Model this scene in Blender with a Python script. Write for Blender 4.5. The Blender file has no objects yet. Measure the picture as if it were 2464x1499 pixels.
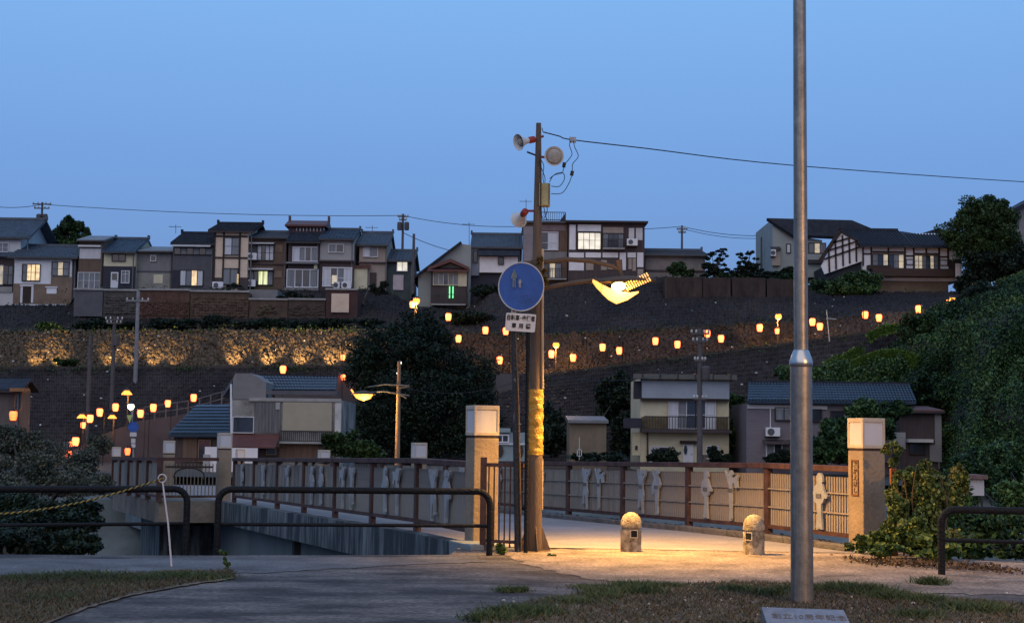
import bpy, math, random
import numpy as np
from mathutils import Vector, Matrix
rnd = random.Random(7)
S = bpy.context.scene
COL = S.collection

# ------------------------------------------------------------------ camera
CAM_Z, PITCH, ROLL, LENS = 1.5, 4.82, 0.70, 52.0
FU = LENS / 36.0 * 2464.0
camd = bpy.data.cameras.new("camera")
camd.lens = LENS; camd.sensor_width = 36.0; camd.clip_start = 0.1; camd.clip_end = 3000
cam = bpy.data.objects.new("camera", camd); COL.objects.link(cam)
RM = Matrix.Rotation(math.radians(90 + PITCH), 3, 'X') @ Matrix.Rotation(math.radians(ROLL), 3, 'Z')
cam.matrix_world = Matrix.Translation((0, 0, CAM_Z)) @ RM.to_4x4()
S.camera = cam

# ------------------------------------------------------------------ sky, soft afterglow, exposure
S.view_settings.view_transform = 'Standard'; S.view_settings.look = 'None'
S.view_settings.exposure = 0.0; S.view_settings.gamma = 1.0
S.view_settings.use_curve_mapping = False
W = bpy.data.worlds.new("World"); S.world = W; W.use_nodes = True
wn, wl = W.node_tree.nodes, W.node_tree.links
wn.clear()
wo = wn.new('ShaderNodeOutputWorld'); wb = wn.new('ShaderNodeBackground')
tc = wn.new('ShaderNodeTexCoord'); sx = wn.new('ShaderNodeSeparateXYZ')
wr = wn.new('ShaderNodeValToRGB')
wl.new(tc.outputs['Generated'], sx.inputs[0]); wl.new(sx.outputs['Z'], wr.inputs[0])
cr = wr.color_ramp
for i, (p, c) in enumerate([(0.0, (.20, .30, .58)), (0.10, (.175, .315, .62)), (0.17, (.18, .36, .73)), (0.30, (.225, .465, .88)), (1.0, (.21, .43, .82))]):
    e = cr.elements[i] if i < 2 else cr.elements.new(p)
    e.position = p; e.color = (*c, 1)
wl.new(wr.outputs[0], wb.inputs[0]); wb.inputs[1].default_value = 1.0
wl.new(wb.outputs[0], wo.inputs[0])
sund = bpy.data.lights.new("afterglow_sun", 'SUN'); sund.energy = 1.18; sund.color = (1, .74, .50)
sund.angle = math.radians(75)
sun = bpy.data.objects.new("afterglow_sun", sund); COL.objects.link(sun)
sun.rotation_euler = (math.radians(48), 0, math.radians(-14))

# ------------------------------------------------------------------ helpers
def ray(u, v):
    return RM @ Vector(((u - 1232) / FU, (749.5 - v) / FU, -1.0))
def P(u, v, D):
    r = ray(u, v); t = D / r.y
    return Vector((r.x * t, D, CAM_Z + r.z * t))
def G(u, v, z=0.0):
    r = ray(u, v); t = (z - CAM_Z) / r.z
    return Vector((r.x * t, r.y * t, z))
def rect(u0, v0, u1, v1, D):
    um, vm = (u0 + u1) / 2, (v0 + v1) / 2
    return P(u0, vm, D).x, P(u1, vm, D).x, P(um, v1, D).z, P(um, v0, D).z

MATS = {}
def M(name, col, rough=.85, var=.22, scale=2.0, bump=.15, metal=0.0, stretch=(1, 1, 1), col2=None, spec=.3, thresh=None, emit=None, estr=0):
    if name in MATS: return MATS[name]
    m = bpy.data.materials.new(name); m.use_nodes = True
    n, l = m.node_tree.nodes, m.node_tree.links
    b = n['Principled BSDF']
    t = n.new('ShaderNodeTexCoord'); mp = n.new('ShaderNodeMapping'); mp.inputs['Scale'].default_value = stretch
    l.new(t.outputs['Object'], mp.inputs[0])
    n1 = n.new('ShaderNodeTexNoise'); n1.inputs['Scale'].default_value = scale; n1.inputs['Detail'].default_value = 8
    n1.inputs['Roughness'].default_value = .65
    l.new(mp.outputs[0], n1.inputs['Vector'])
    r = n.new('ShaderNodeValToRGB')
    c1 = tuple(max(0, c * (1 - var)) for c in col); c2 = tuple(min(1, c * (1 + var)) for c in (col2 or col))
    r.color_ramp.elements[0].color = (*c1, 1); r.color_ramp.elements[1].color = (*c2, 1)
    lo, hi = thresh or (.32, .68)
    r.color_ramp.elements[0].position = lo; r.color_ramp.elements[1].position = hi
    l.new(n1.outputs['Fac'], r.inputs[0]); l.new(r.outputs[0], b.inputs['Base Color'])
    b.inputs['Roughness'].default_value = rough; b.inputs['Metallic'].default_value = metal
    b.inputs['Specular IOR Level'].default_value = spec
    if bump:
        n2 = n.new('ShaderNodeTexNoise'); n2.inputs['Scale'].default_value = scale * 9; n2.inputs['Detail'].default_value = 5
        l.new(mp.outputs[0], n2.inputs['Vector'])
        bp = n.new('ShaderNodeBump'); bp.inputs['Strength'].default_value = min(1, bump * 2.5); bp.inputs['Distance'].default_value = .03
        l.new(n2.outputs['Fac'], bp.inputs['Height']); l.new(bp.outputs[0], b.inputs['Normal'])
    if emit:
        b.inputs['Emission Color'].default_value = (*emit, 1); b.inputs['Emission Strength'].default_value = estr
    MATS[name] = m
    return m

def lit_mat(name, c_hi, c_lo, strength, scale=2.0, stretch=(1, 1, 1), lo=.35, hi=.6):
    m = bpy.data.materials.new(name); m.use_nodes = True
    n, l = m.node_tree.nodes, m.node_tree.links
    b = n['Principled BSDF']; b.inputs['Base Color'].default_value = (.5, .45, .38, 1); b.inputs['Roughness'].default_value = .3
    t = n.new('ShaderNodeTexCoord'); mp = n.new('ShaderNodeMapping'); mp.inputs['Scale'].default_value = stretch
    l.new(t.outputs['Object'], mp.inputs[0])
    n1 = n.new('ShaderNodeTexNoise'); n1.inputs['Scale'].default_value = scale; n1.inputs['Detail'].default_value = 3
    l.new(mp.outputs[0], n1.inputs['Vector'])
    r = n.new('ShaderNodeValToRGB'); r.color_ramp.elements[0].color = (*c_lo, 1); r.color_ramp.elements[1].color = (*c_hi, 1)
    r.color_ramp.elements[0].position = lo; r.color_ramp.elements[1].position = hi
    l.new(n1.outputs['Fac'], r.inputs[0]); l.new(r.outputs[0], b.inputs['Emission Color'])
    b.inputs['Emission Strength'].default_value = strength
    MATS[name] = m
    return m

def fac_mat(name, cols, rough=.6, ns=.55, spread=.22):
    """foliage: clumps of different greens chosen by position"""
    m = bpy.data.materials.new(name); m.use_nodes = True
    n, l = m.node_tree.nodes, m.node_tree.links
    b = n['Principled BSDF']; b.inputs['Roughness'].default_value = rough; b.inputs['Specular IOR Level'].default_value = .25
    t = n.new('ShaderNodeTexCoord')
    n1 = n.new('ShaderNodeTexNoise'); n1.inputs['Scale'].default_value = ns; n1.inputs['Detail'].default_value = 3
    n2 = n.new('ShaderNodeTexWhiteNoise')
    g = n.new('ShaderNodeNewGeometry')
    l.new(t.outputs['Object'], n1.inputs['Vector']); l.new(g.outputs['Random Per Island'], n2.inputs['Vector'])
    a = n.new('ShaderNodeMath'); a.operation = 'MULTIPLY_ADD'; a.inputs[1].default_value = .45; a.inputs[2].default_value = -.22
    l.new(n2.outputs['Value'], a.inputs[0])
    a2 = n.new('ShaderNodeMath'); a2.operation = 'ADD'; l.new(a.outputs[0], a2.inputs[0]); l.new(n1.outputs['Fac'], a2.inputs[1])
    r = n.new('ShaderNodeValToRGB')
    for i, c in enumerate(cols):
        p = .5 - spread + 2 * spread * i / (len(cols) - 1)
        e = r.color_ramp.elements[i] if i < 2 else r.color_ramp.elements.new(p)
        e.position = p; e.color = (*c, 1)
    l.new(a2.outputs[0], r.inputs[0]); l.new(r.outputs[0], b.inputs['Base Color'])
    MATS[name] = m
    return m

WL = {}
def props(o, label=None, cat=None, group=None, kind=None):
    if label: o['label'] = label
    if cat: o['category'] = cat
    if group: o['group'] = group
    if kind: o['kind'] = kind
    return o
def thing(name, label, cat, loc=(0, 0, 0), group=None):
    o = bpy.data.objects.new(name, None); o.empty_display_size = .2
    COL.objects.link(o); o.location = loc; WL[o.name] = Vector(loc)
    return props(o, label, cat, group)
def link_mesh(name, me, mat, parent=None, **kw):
    o = bpy.data.objects.new(name, me)
    if mat and not me.materials: me.materials.append(mat)
    COL.objects.link(o)
    if parent:
        o.parent = parent; WL[o.name] = WL.get(parent.name, Vector())
    else: WL[o.name] = Vector()
    return props(o, **kw)

class MB:
    def __init__(s): s.v = []; s.f = []
    def add(s, vs, fs):
        k = len(s.v); s.v += [Vector(a) for a in vs]; s.f += [tuple(k + i for i in f) for f in fs]; return s
    def obox(s, c, ax, ay, az):
        c, ax, ay, az = Vector(c), Vector(ax) / 2, Vector(ay) / 2, Vector(az) / 2
        vs = [c + i * ax + j * ay + k * az for k in (-1, 1) for j in (-1, 1) for i in (-1, 1)]
        return s.add(vs, [(0, 2, 3, 1), (4, 5, 7, 6), (0, 1, 5, 4), (2, 6, 7, 3), (0, 4, 6, 2), (1, 3, 7, 5)])
    def box(s, x0, x1, y0, y1, z0, z1):
        return s.obox(((x0 + x1) / 2, (y0 + y1) / 2, (z0 + z1) / 2), (x1 - x0, 0, 0), (0, y1 - y0, 0), (0, 0, z1 - z0))
    def beam(s, a, b, w, h, up=(0, 0, 1)):
        a, b = Vector(a), Vector(b); d = b - a
        side = d.cross(Vector(up)).normalized(); u = side.cross(d).normalized()
        return s.obox((a + b) / 2, d, side * w, u * h)
    def tube(s, pts, rad, n=8, cap=True):
        pts = [Vector(p) for p in pts]
        if not hasattr(rad, '__len__'): rad = [rad] * len(pts)
        k = len(s.v); prev = None
        for i, p in enumerate(pts):
            d = (pts[min(i + 1, len(pts) - 1)] - pts[max(i - 1, 0)]).normalized()
            if prev is None:
                prev = d.orthogonal().normalized()
            a = (prev - d * prev.dot(d)).normalized(); b = d.cross(a); prev = a
            for j in range(n):
                t = 2 * math.pi * j / n
                s.v.append(p + rad[i] * (math.cos(t) * a + math.sin(t) * b))
        for i in range(len(pts) - 1):
            for j in range(n):
                s.f.append((k + i * n + j, k + i * n + (j + 1) % n, k + (i + 1) * n + (j + 1) % n, k + (i + 1) * n + j))
        if cap:
            s.f.append(tuple(k + j for j in range(n))[::-1]); s.f.append(tuple(k + (len(pts) - 1) * n + j for j in range(n)))
        return s
    def lathe(s, prof, o=(0, 0, 0), n=16, axis=(0, 0, 1), cap=True):
        ax = Vector(axis).normalized(); a = ax.orthogonal().normalized(); b = ax.cross(a); o = Vector(o); k = len(s.v)
        for r, z in prof:
            for j in range(n):
                t = 2 * math.pi * j / n
                s.v.append(o + ax * z + r * (math.cos(t) * a + math.sin(t) * b))
        for i in range(len(prof) - 1):
            for j in range(n):
                s.f.append((k + i * n + j, k + i * n + (j + 1) % n, k + (i + 1) * n + (j + 1) % n, k + (i + 1) * n + j))
        if cap:
            s.f.append(tuple(k + j for j in range(n))[::-1]); s.f.append(tuple(k + (len(prof) - 1) * n + j for j in range(n)))
        return s
    def prism(s, poly, N):
        poly = [Vector(p) for p in poly]; N = Vector(N); n = len(poly)
        vs = poly + [p + N for p in poly]
        return s.add(vs, [tuple(range(n))[::-1], tuple(range(n, 2 * n))] + [(i, (i + 1) % n, n + (i + 1) % n, n + i) for i in range(n)])
    def quad(s, a, b, c, d): return s.add([a, b, c, d], [(0, 1, 2, 3)])
    def build(s, name, mat, parent=None, smooth=False, bevel=0, **kw):
        off = WL[parent.name] if parent else Vector((0, 0, 0))
        me = bpy.data.meshes.new(name)
        me.from_pydata([tuple(p - off) for p in s.v], [], s.f); me.update()
        if smooth: me.shade_smooth() if hasattr(me, 'shade_smooth') else None
        o = link_mesh(name, me, mat, parent, **kw)
        if smooth:
            try: me.set_sharp_from_angle(angle=math.radians(40))
            except Exception: pass
        if bevel:
            bm = o.modifiers.new("bevel", 'BEVEL'); bm.width = bevel; bm.segments = 2; bm.limit_method = 'ANGLE'
        return o

def np_mesh(name, V, F4, mat, parent=None, **kw):
    off = np.array(WL[parent.name]) if parent else np.zeros(3)
    me = bpy.data.meshes.new(name); V = (V - off).astype(np.float32)
    k = F4.shape[1]
    me.vertices.add(len(V)); me.vertices.foreach_set('co', V.ravel())
    me.loops.add(F4.size); me.loops.foreach_set('vertex_index', F4.astype(np.int32).ravel())
    me.polygons.add(len(F4)); me.polygons.foreach_set('loop_start', np.arange(0, F4.size, k, dtype=np.int32))
    me.update(calc_edges=True); me.validate()
    return link_mesh(name, me, mat, parent, **kw)

RG = np.random.default_rng(5)
def cards(C, size, up=.3, droop=0.0, aspect=.55):
    """leaf shaped quads (rhombs) centred on C"""
    n = len(C); a = RG.normal(size=(n, 3)); a[:, 2] -= droop; a /= np.linalg.norm(a, axis=1)[:, None]
    b = RG.normal(size=(n, 3)); b[:, 2] *= up; b -= a * (a * b).sum(1)[:, None]; b /= np.linalg.norm(b, axis=1)[:, None]
    s = (size * RG.uniform(.6, 1.4, n))[:, None]
    fold = np.cross(a, b) * s * .12
    V = np.stack([C - a * s * .5, C + b * s * aspect * .5 + fold, C + a * s * .5, C - b * s * aspect * .5 + fold], 1).reshape(-1, 3)
    return V, np.arange(n * 4).reshape(-1, 4)
def blob_points(blobs, n, gap=.35):
    """points filling lumpy clusters: every blob (centre, (rx, ry, rz)) breaks up into many small clumps"""
    vol = np.array([b[1][0] * b[1][2] for b in blobs]); vol = vol / vol.sum(); out = []
    for (c, r), w in zip(blobs, vol):
        m = max(20, int(n * w)); c = np.array(c); r = np.array(r); K = int(np.clip(m / 60, 6, 46))
        sc = RG.normal(size=(K, 3)); sc /= np.linalg.norm(sc, axis=1)[:, None]
        sc = c + sc * r * (RG.uniform(.25, 1.0, K) ** .6)[:, None]
        sr = RG.uniform(.16, .42, K); pick = RG.choice(K, m, p=sr ** 2 / (sr ** 2).sum())
        d = RG.normal(size=(m, 3)); d /= np.linalg.norm(d, axis=1)[:, None]
        out.append(sc[pick] + d * r * (sr[pick] * RG.uniform(.2, 1.1, m) ** .45)[:, None])
    return np.concatenate(out)
def E(u, v, D, ru, rv, rd=None):
    k = D / FU
    return (tuple(P(u, v, D)), (ru * k, (rd or (ru + rv) / 2) * k, rv * k))
def crown(blobs, n, size, mat, parent=None, name='crown', **kw):
    C = blob_points(blobs, n)
    V, F = cards(C, size)
    return np_mesh(name, V, F, mat, parent, **kw)
def tree(name, label, cat, base, blobs, n, size, mat, tr=.15, group=None):
    t = thing(name, label, cat, base, group)
    b = Vector(base); mb = MB()
    cs = [Vector(x[0]) for x in blobs]; top = max(cs, key=lambda p: p.z)
    mid = b.lerp(Vector((sum(c.x for c in cs) / len(cs), b.y, top.z)), .5)
    mb.tube([b, b.lerp(mid, .5) + Vector((.05, 0, 0)), mid, top], [tr, tr * .8, tr * .6, tr * .2], 8)
    for c in cs:
        st = b.lerp(mid, rnd.uniform(.5, 1)); mb.tube([st, st.lerp(c, .5) + Vector((0, 0, -.1)), c], [tr * .45, tr * .3, tr * .1], 6)
    mb.build('trunk', M('bark', (.055, .04, .03), scale=6, stretch=(4, 4, .6), bump=.4), t, smooth=True)
    crown(blobs, n, size, mat, t)
    return t

# ------------------------------------------------------------------ materials
conc = M('concrete', (.26, .255, .245), scale=1.2, bump=.2)
conc_pale = M('pale_concrete', (.42, .41, .39), scale=2.0, bump=.15)
conc_stain = M('stained_concrete', (.030, .040, .048), scale=1.6, stretch=(2.4, 2.4, .35), col2=(.20, .22, .22), var=.2, thresh=(.45, .78), bump=.3)
girder_m = M('girder_concrete', (.13, .16, .17), scale=.8, stretch=(1, 1, .5))
granite = M('granite', (.36, .32, .27), scale=5, bump=.3, var=.2)
stone_dark = M('kerb_stone', (.10, .095, .095), scale=5, bump=.5, var=.35)
rust = M('rusty_brown_paint', (.042, .020, .017), rough=.7, scale=5, var=.35, bump=.15, col2=(.070, .034, .026))
blackp = M('black_pipe_paint', (.007, .008, .010), rough=.62, scale=3.5, col2=(.20, .19, .18), thresh=(.69, .80), bump=.3, spec=.18)
slat_m = M('bamboo_slat', (.22, .19, .16), scale=3, stretch=(3, 3, .4), var=.2)
slat_b = M('blue_grey_slat', (.11, .118, .125), scale=2.2, stretch=(2, 2, .4), var=.3, col2=(.21, .185, .155))
fig_m = M('silver_figure', (.25, .265, .28), rough=.5, scale=4, var=.15)
steel = M('brushed_steel', (.20, .185, .165), rough=.40, metal=.72, scale=2.5, stretch=(14, 14, .5), var=.25, bump=.03)
wood_pole = M('weathered_pole', (.12, .085, .06), rough=.7, scale=3, stretch=(5, 5, .5), var=.3, bump=.3)
dark_wood = M('dark_wood', (.035, .024, .02), scale=4, stretch=(3, 3, .5))
yellow_tape = M('yellow_wrap', (.42, .23, .02), rough=.38, scale=4, var=.35, bump=.3, spec=.5)
white_w = M('white_plaster', (.62, .61, .62), scale=1.2, var=.1, bump=.05)
white_d = M('dull_white_board', (.46, .45, .45), scale=1.2, var=.12, stretch=(1, 1, .4), bump=.05)
cream = M('cream_plaster', (.56, .44, .33), scale=1.0, var=.12)
cream2 = M('cream_wall', (.50, .45, .31), scale=1.0, var=.14)
beige = M('beige_wall', (.29, .24, .20), scale=1.0, var=.15)
brown_w = M('brown_boards', (.115, .075, .055), scale=1.6, stretch=(4, 1, .5), var=.25)
brown_dk = M('dark_brown_boards', (.06, .045, .045), scale=1.6, stretch=(4, 1, .5), var=.25)
tan_w = M('tan_mortar', (.17, .12, .085), scale=1.0, var=.25)
grey_w = M('grey_mortar', (.17, .165, .165), scale=1.0, var=.18)
grey_dk = M('dark_grey_boards', (.085, .085, .095), scale=1.4, var=.2)
grey_lt = M('light_grey_siding', (.30, .295, .285), scale=1.0, stretch=(1, 1, 3), var=.1)
purple_g = M('mauve_grey_siding', (.155, .135, .15), scale=1.0, stretch=(1, 1, 5), var=.1)
teal_dk = M('dark_teal_boards', (.05, .065, .07), scale=1.4)
green_g = M('green_grey_siding', (.24, .26, .25), scale=.8, var=.12)
navy = M('dark_navy_boards', (.03, .03, .042), scale=1.5)
tile_b = M('blue_grey_roof_tile', (.050, .066, .088), rough=.55, scale=2.5, var=.3, bump=.1, spec=.5)
tile_bl = M('blue_roof_tile', (.030, .050, .078), rough=.5, scale=2.5, var=.3, bump=.1, spec=.5)
tile_d = M('dark_roof_tile', (.026, .030, .040), rough=.75, scale=2.5, var=.3, bump=.1, spec=.12)
tile_g = M('grey_roof_sheet', (.15, .15, .155), rough=.55, scale=1.5, var=.25)
tile_r = M('red_brown_roof', (.10, .04, .035), rough=.6, scale=1.5, var=.25)
brick_m = M('rusty_brick', (.085, .045, .033), scale=3, var=.45, bump=.5)
frame_w = M('white_window_frame', (.55, .54, .56), rough=.5, scale=2, var=.08, bump=0)
frame_d = M('dark_window_frame', (.03, .025, .025), rough=.5, scale=2, bump=0)
glass_d = M('dark_window_glass', (.03, .035, .045), rough=.12, scale=1, var=.4, bump=.02, spec=.6)
glass_m = M('curtained_glass', (.15, .16, .175), rough=.3, scale=1.5, stretch=(3, 1, .3), var=.3, bump=0)
pane_w = M('white_curtain_pane', (.46, .47, .50), rough=.4, scale=1.5, stretch=(4, 1, .3), var=.14, bump=0)
lit_w = lit_mat('warm_lit_pane', (1.0, .72, .30), (.55, .33, .13), 1.0, 2.6)
lit_g = lit_mat('yellow_green_lit_pane', (.85, .95, .42), (.40, .36, .16), .95, 3, (4, 1, .2))
lit_s = lit_mat('shoji_lit_pane', (.95, .88, .72), (.62, .55, .44), .85, 1.5)
lit_dim = lit_mat('dim_lit_pane', (.42, .33, .17), (.16, .14, .10), .9, 1.6)
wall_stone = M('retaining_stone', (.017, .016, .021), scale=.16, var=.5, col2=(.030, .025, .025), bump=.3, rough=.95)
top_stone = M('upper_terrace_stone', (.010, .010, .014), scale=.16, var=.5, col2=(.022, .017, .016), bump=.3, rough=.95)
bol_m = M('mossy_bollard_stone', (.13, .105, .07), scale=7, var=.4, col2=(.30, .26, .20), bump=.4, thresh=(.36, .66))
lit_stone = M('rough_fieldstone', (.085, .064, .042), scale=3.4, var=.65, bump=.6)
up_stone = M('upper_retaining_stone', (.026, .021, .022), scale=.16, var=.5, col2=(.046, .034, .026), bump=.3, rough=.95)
soil = M('dry_soil', (.085, .068, .05), scale=1.8, var=.45, bump=.5, col2=(.15, .115, .08))
hill_m = M('hillside_soil', (.035, .034, .03), scale=.3, var=.4)
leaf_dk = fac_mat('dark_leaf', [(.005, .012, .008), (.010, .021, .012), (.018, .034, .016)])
leaf_md = fac_mat('mid_leaf', [(.012, .028, .010), (.028, .058, .016), (.05, .085, .022)])
leaf_br = fac_mat('bright_leaf', [(.025, .045, .014), (.06, .105, .025), (.12, .16, .035)])
leaf_hill = fac_mat('kudzu_leaf', [(.005, .018, .012), (.016, .046, .018), (.035, .080, .024), (.085, .15, .04)], ns=.22, spread=.24)
leaf_hb = fac_mat('slope_grass_leaf', [(.05, .11, .022), (.09, .17, .03), (.15, .24, .045)])
leaf_dry = fac_mat('dry_leaf', [(.05, .032, .018), (.09, .055, .028), (.11, .08, .04)])
grass_m = fac_mat('dry_grass', [(.045, .034, .022), (.085, .066, .038), (.045, .050, .020), (.12, .095, .058)])
grass_g = fac_mat('green_grass', [(.02, .036, .013), (.04, .068, .02), (.075, .095, .035)])
# ------------------------------------------------------------------ ground, water, banks
def ragged(uv, j=6, sub=9):
    out = []
    for i, a in enumerate(uv):
        b = uv[(i + 1) % len(uv)]
        for k in range(sub):
            t = k / sub
            out.append((a[0] + (b[0] - a[0]) * t + rnd.uniform(-j, j) * 1.5, a[1] + (b[1] - a[1]) * t + rnd.uniform(-j, j) * .25))
    return out
asph = M('asphalt', (.042, .039, .039), rough=.9, scale=1.1, var=.3, col2=(.125, .114, .107), stretch=(.7, 1.5, 1), thresh=(.40, .72), bump=.35)
# second octave of fine aggregate on the asphalt
def add_grain(m, scale, amt):
    n, l = m.node_tree.nodes, m.node_tree.links; b = n['Principled BSDF']
    src = b.inputs['Base Color'].links[0].from_socket
    t = [x for x in n if x.type == 'TEX_COORD'][0]
    g = n.new('ShaderNodeTexNoise'); g.inputs['Scale'].default_value = scale; g.inputs['Detail'].default_value = 6
    g.inputs['Roughness'].default_value = .8
    l.new(t.outputs['Object'], g.inputs['Vector'])
    mr = n.new('ShaderNodeMapRange'); mr.inputs['From Min'].default_value = .3; mr.inputs['From Max'].default_value = .7
    mr.inputs['To Min'].default_value = 1 - amt; mr.inputs['To Max'].default_value = 1 + amt
    l.new(g.outputs['Fac'], mr.inputs[0])
    x = n.new('ShaderNodeVectorMath'); x.operation = 'SCALE'
    l.new(src, x.inputs[0]); l.new(mr.outputs[0], x.inputs['Scale']); l.new(x.outputs[0], b.inputs['Base Color'])
add_grain(asph, 16, .95)
sandy = M('worn_sandy_paving', (.115, .095, .080), rough=.9, scale=1.6, var=.35, col2=(.20, .165, .135), bump=.35)
add_grain(sandy, 20, .8)
strip_m = M('pale_worn_asphalt', (.085, .083, .085), rough=.9, scale=1.3, var=.3, col2=(.11, .113, .12), bump=.35)
add_grain(strip_m, 30, .6)
for m_ in (lit_stone, soil, granite, sandy): add_grain(m_, 9 if m_ is lit_stone else 40, .4)
add_grain(wall_stone, 3.0, .6); add_grain(up_stone, 3.0, .6); add_grain(top_stone, 3.0, .6)

edgeL = [(-60, 17.0), (-14, 17.6), (-8, 18.0), (-4, 18.3), (-.75, 18.9), (-.6, 21.6), (5.5, 21.6), (5.6, 19.3), (9, 18.4), (16, 17.6), (60, 17)]
mb = MB()
ys = -45
for (a, b) in zip(edgeL[:-1], edgeL[1:]):
    mb.quad((a[0], ys, 0), (b[0], ys, 0), (b[0], b[1], 0), (a[0], a[1], 0))
    mb.quad((a[0], a[1], 0), (b[0], b[1], 0), (b[0] + .01, b[1] + .3, -6), (a[0], a[1] + .3, -6))
mb.build('ground', asph, kind='structure')
mb = MB()
mb.quad((-400, 16, -5.4), (400, 16, -5.4), (400, 64, -5.4), (-400, 64, -5.4))
mb.build('river', M('river_water', (.010, .014, .016), rough=.40, scale=1, bump=.5, spec=.25), kind='structure')
mb = MB()
mb.quad((-900, -60, -6.2), (900, -60, -6.2), (900, 900, -6.2), (-900, 900, -6.2))
mb.build('terrain', hill_m, kind='structure')

def sheet(name, uv, z, mat, j=6, **kw):
    pts = [G(a, b, z) for a, b in ragged(uv, j)]
    MB().add(pts, [tuple(range(len(pts)))]).build(name, mat, **kw)
sheet('pavement', [(1195, 1326), (1500, 1318), (1900, 1322), (2100, 1335), (2464, 1352), (2700, 1362), (2700, 1420), (2464, 1432), (2200, 1425), (1900, 1418), (1600, 1410), (1420, 1392), (1280, 1362)], .006, sandy, 9, kind='structure')
sheet('path', [(-300, 1352), (0, 1347), (420, 1341), (1150, 1337), (1165, 1350), (900, 1362), (620, 1378), (420, 1376), (0, 1392), (-300, 1402)], .006, strip_m, 6, kind='structure')
RP = [(1130, 1530), (1180, 1486), (1250, 1456), (1330, 1442), (1420, 1427), (1560, 1412), (1750, 1402), (1900, 1404), (2100, 1420), (2300, 1441), (2500, 1458), (2800, 1480), (2800, 1720), (1060, 1720)]
LP = [(40, 1530), (200, 1464), (320, 1430), (450, 1407), (565, 1390), (560, 1376), (420, 1377), (300, 1385), (0, 1392), (-300, 1402), (-300, 1720), (-260, 1720)]
sheet('soil_right', RP, .014, soil, 8, kind='structure')
sheet('soil_left', LP, .014, soil, 3, kind='structure')

def inpoly(x, y, poly):
    c = np.zeros(len(x), bool); n = len(poly)
    for i in range(n):
        x1, y1 = poly[i]; x2, y2 = poly[(i + 1) % n]
        k = ((y1 > y) != (y2 > y)) & (x < (x2 - x1) * (y - y1) / (y2 - y1 + 1e-9) + x1); c ^= k
    return c
def grass(name, uv, n, hmin, hmax, mat, tufts, label, frac=.55, z=.012):
    poly = [tuple(G(a, b)[:2]) for a, b in uv]; px = np.array(poly)
    lo, hi = px.min(0), px.max(0)
    pts = RG.uniform(lo, hi, (n, 2)); pts = pts[inpoly(pts[:, 0], pts[:, 1], poly)]
    pts = pts[: int(len(pts) * frac)]
    hs = RG.uniform(hmin, hmax, len(pts))
    for (tu, tv, r, m, hh) in tufts:
        c = np.array(G(tu, tv)[:2]); q = RG.normal(size=(m, 2)) * r * .5 + c
        pts = np.concatenate([pts, q]); hs = np.concatenate([hs, RG.uniform(.4, 1, m) * hh])
    m = len(pts); B = np.column_stack([pts, np.full(m, z - .004)])
    a = RG.uniform(0, 2 * np.pi, m); w = RG.uniform(.004, .010, m)
    s = np.column_stack([np.cos(a) * w, np.sin(a) * w, np.zeros(m)])
    ln = np.column_stack([RG.normal(size=(m, 2)) * hs[:, None] * .9, hs])
    V = np.stack([B - s, B + s, B + ln], 1).reshape(-1, 3)
    return np_mesh(name, V, np.arange(m * 3).reshape(-1, 3), mat, kind='stuff', label=label, cat='grass')
grass('dry_grass', RP, 130000, .008, .05, grass_m, [], 'dry brownish grass round the steel post on the right', .8)
grass('dry_grass', LP, 130000, .008, .05, grass_m, [], 'dry brownish grass patch left of the asphalt path', .8)
tr = [(rnd.gauss(1680, 260), 1404 + abs(rnd.gauss(0, 16)), rnd.uniform(.08, .25), 500, rnd.uniform(.05, .11)) for _ in range(9)]
tr += [(1790 + 62 * i + rnd.uniform(-12, 12), 1412 + rnd.uniform(-4, 24), .18, 500, .09) for i in range(5)]
tr += [(1540, 1428, .2, 900, .1), (1445, 1432, .15, 800, .09), (1260, 1478, .3, 1400, .1), (2080, 1428, .25, 1200, .12), (2150, 1442, .2, 1000, .1), (2230, 1450, .15, 700, .09), (2350, 1470, .3, 1300, .1), (2210, 1486, .2, 700, .08), (1380, 1450, .3, 900, .06), (1180, 1492, .2, 800, .08)]
grass('green_grass', RP, 4000, .01, .06, grass_g, tr, 'green grass tufts round the foot of the steel post', .3)
tl = [(200, 1390, .5, 1500, .07), (420, 1390, .3, 1500, .07), (480, 1392, .3, 1300, .06), (60, 1395, .4, 1000, .06), (240, 1410, .3, 800, .04), (130, 1440, .3, 900, .05), (330, 1398, .3, 900, .06)]
grass('green_grass', LP, 6000, .01, .06, grass_g, tl, 'green grass along the far edge of the left grass patch', .4)
# scattered pale litter on the right soil
def rocky(mb, c, r):
    k = len(mb.v); n = 6
    mb.lathe([(r * rnd.uniform(.5, .8), -r * .4), (r, 0), (r * rnd.uniform(.3, .7), r * rnd.uniform(.3, .7))], c, n)
    for i in range(k, len(mb.v)): mb.v[i] += Vector([rnd.uniform(-.2, .2) * r for _ in range(3)])
mb = MB()
for _ in range(80):
    u, v = rnd.uniform(1200, 2450), rnd.uniform(1425, 1520)
    rocky(mb, G(u, v, .02), rnd.uniform(.006, .018))
mb.build('gravel', conc_pale, kind='stuff', label='small pale stones scattered on the soil', cat='gravel')

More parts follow.
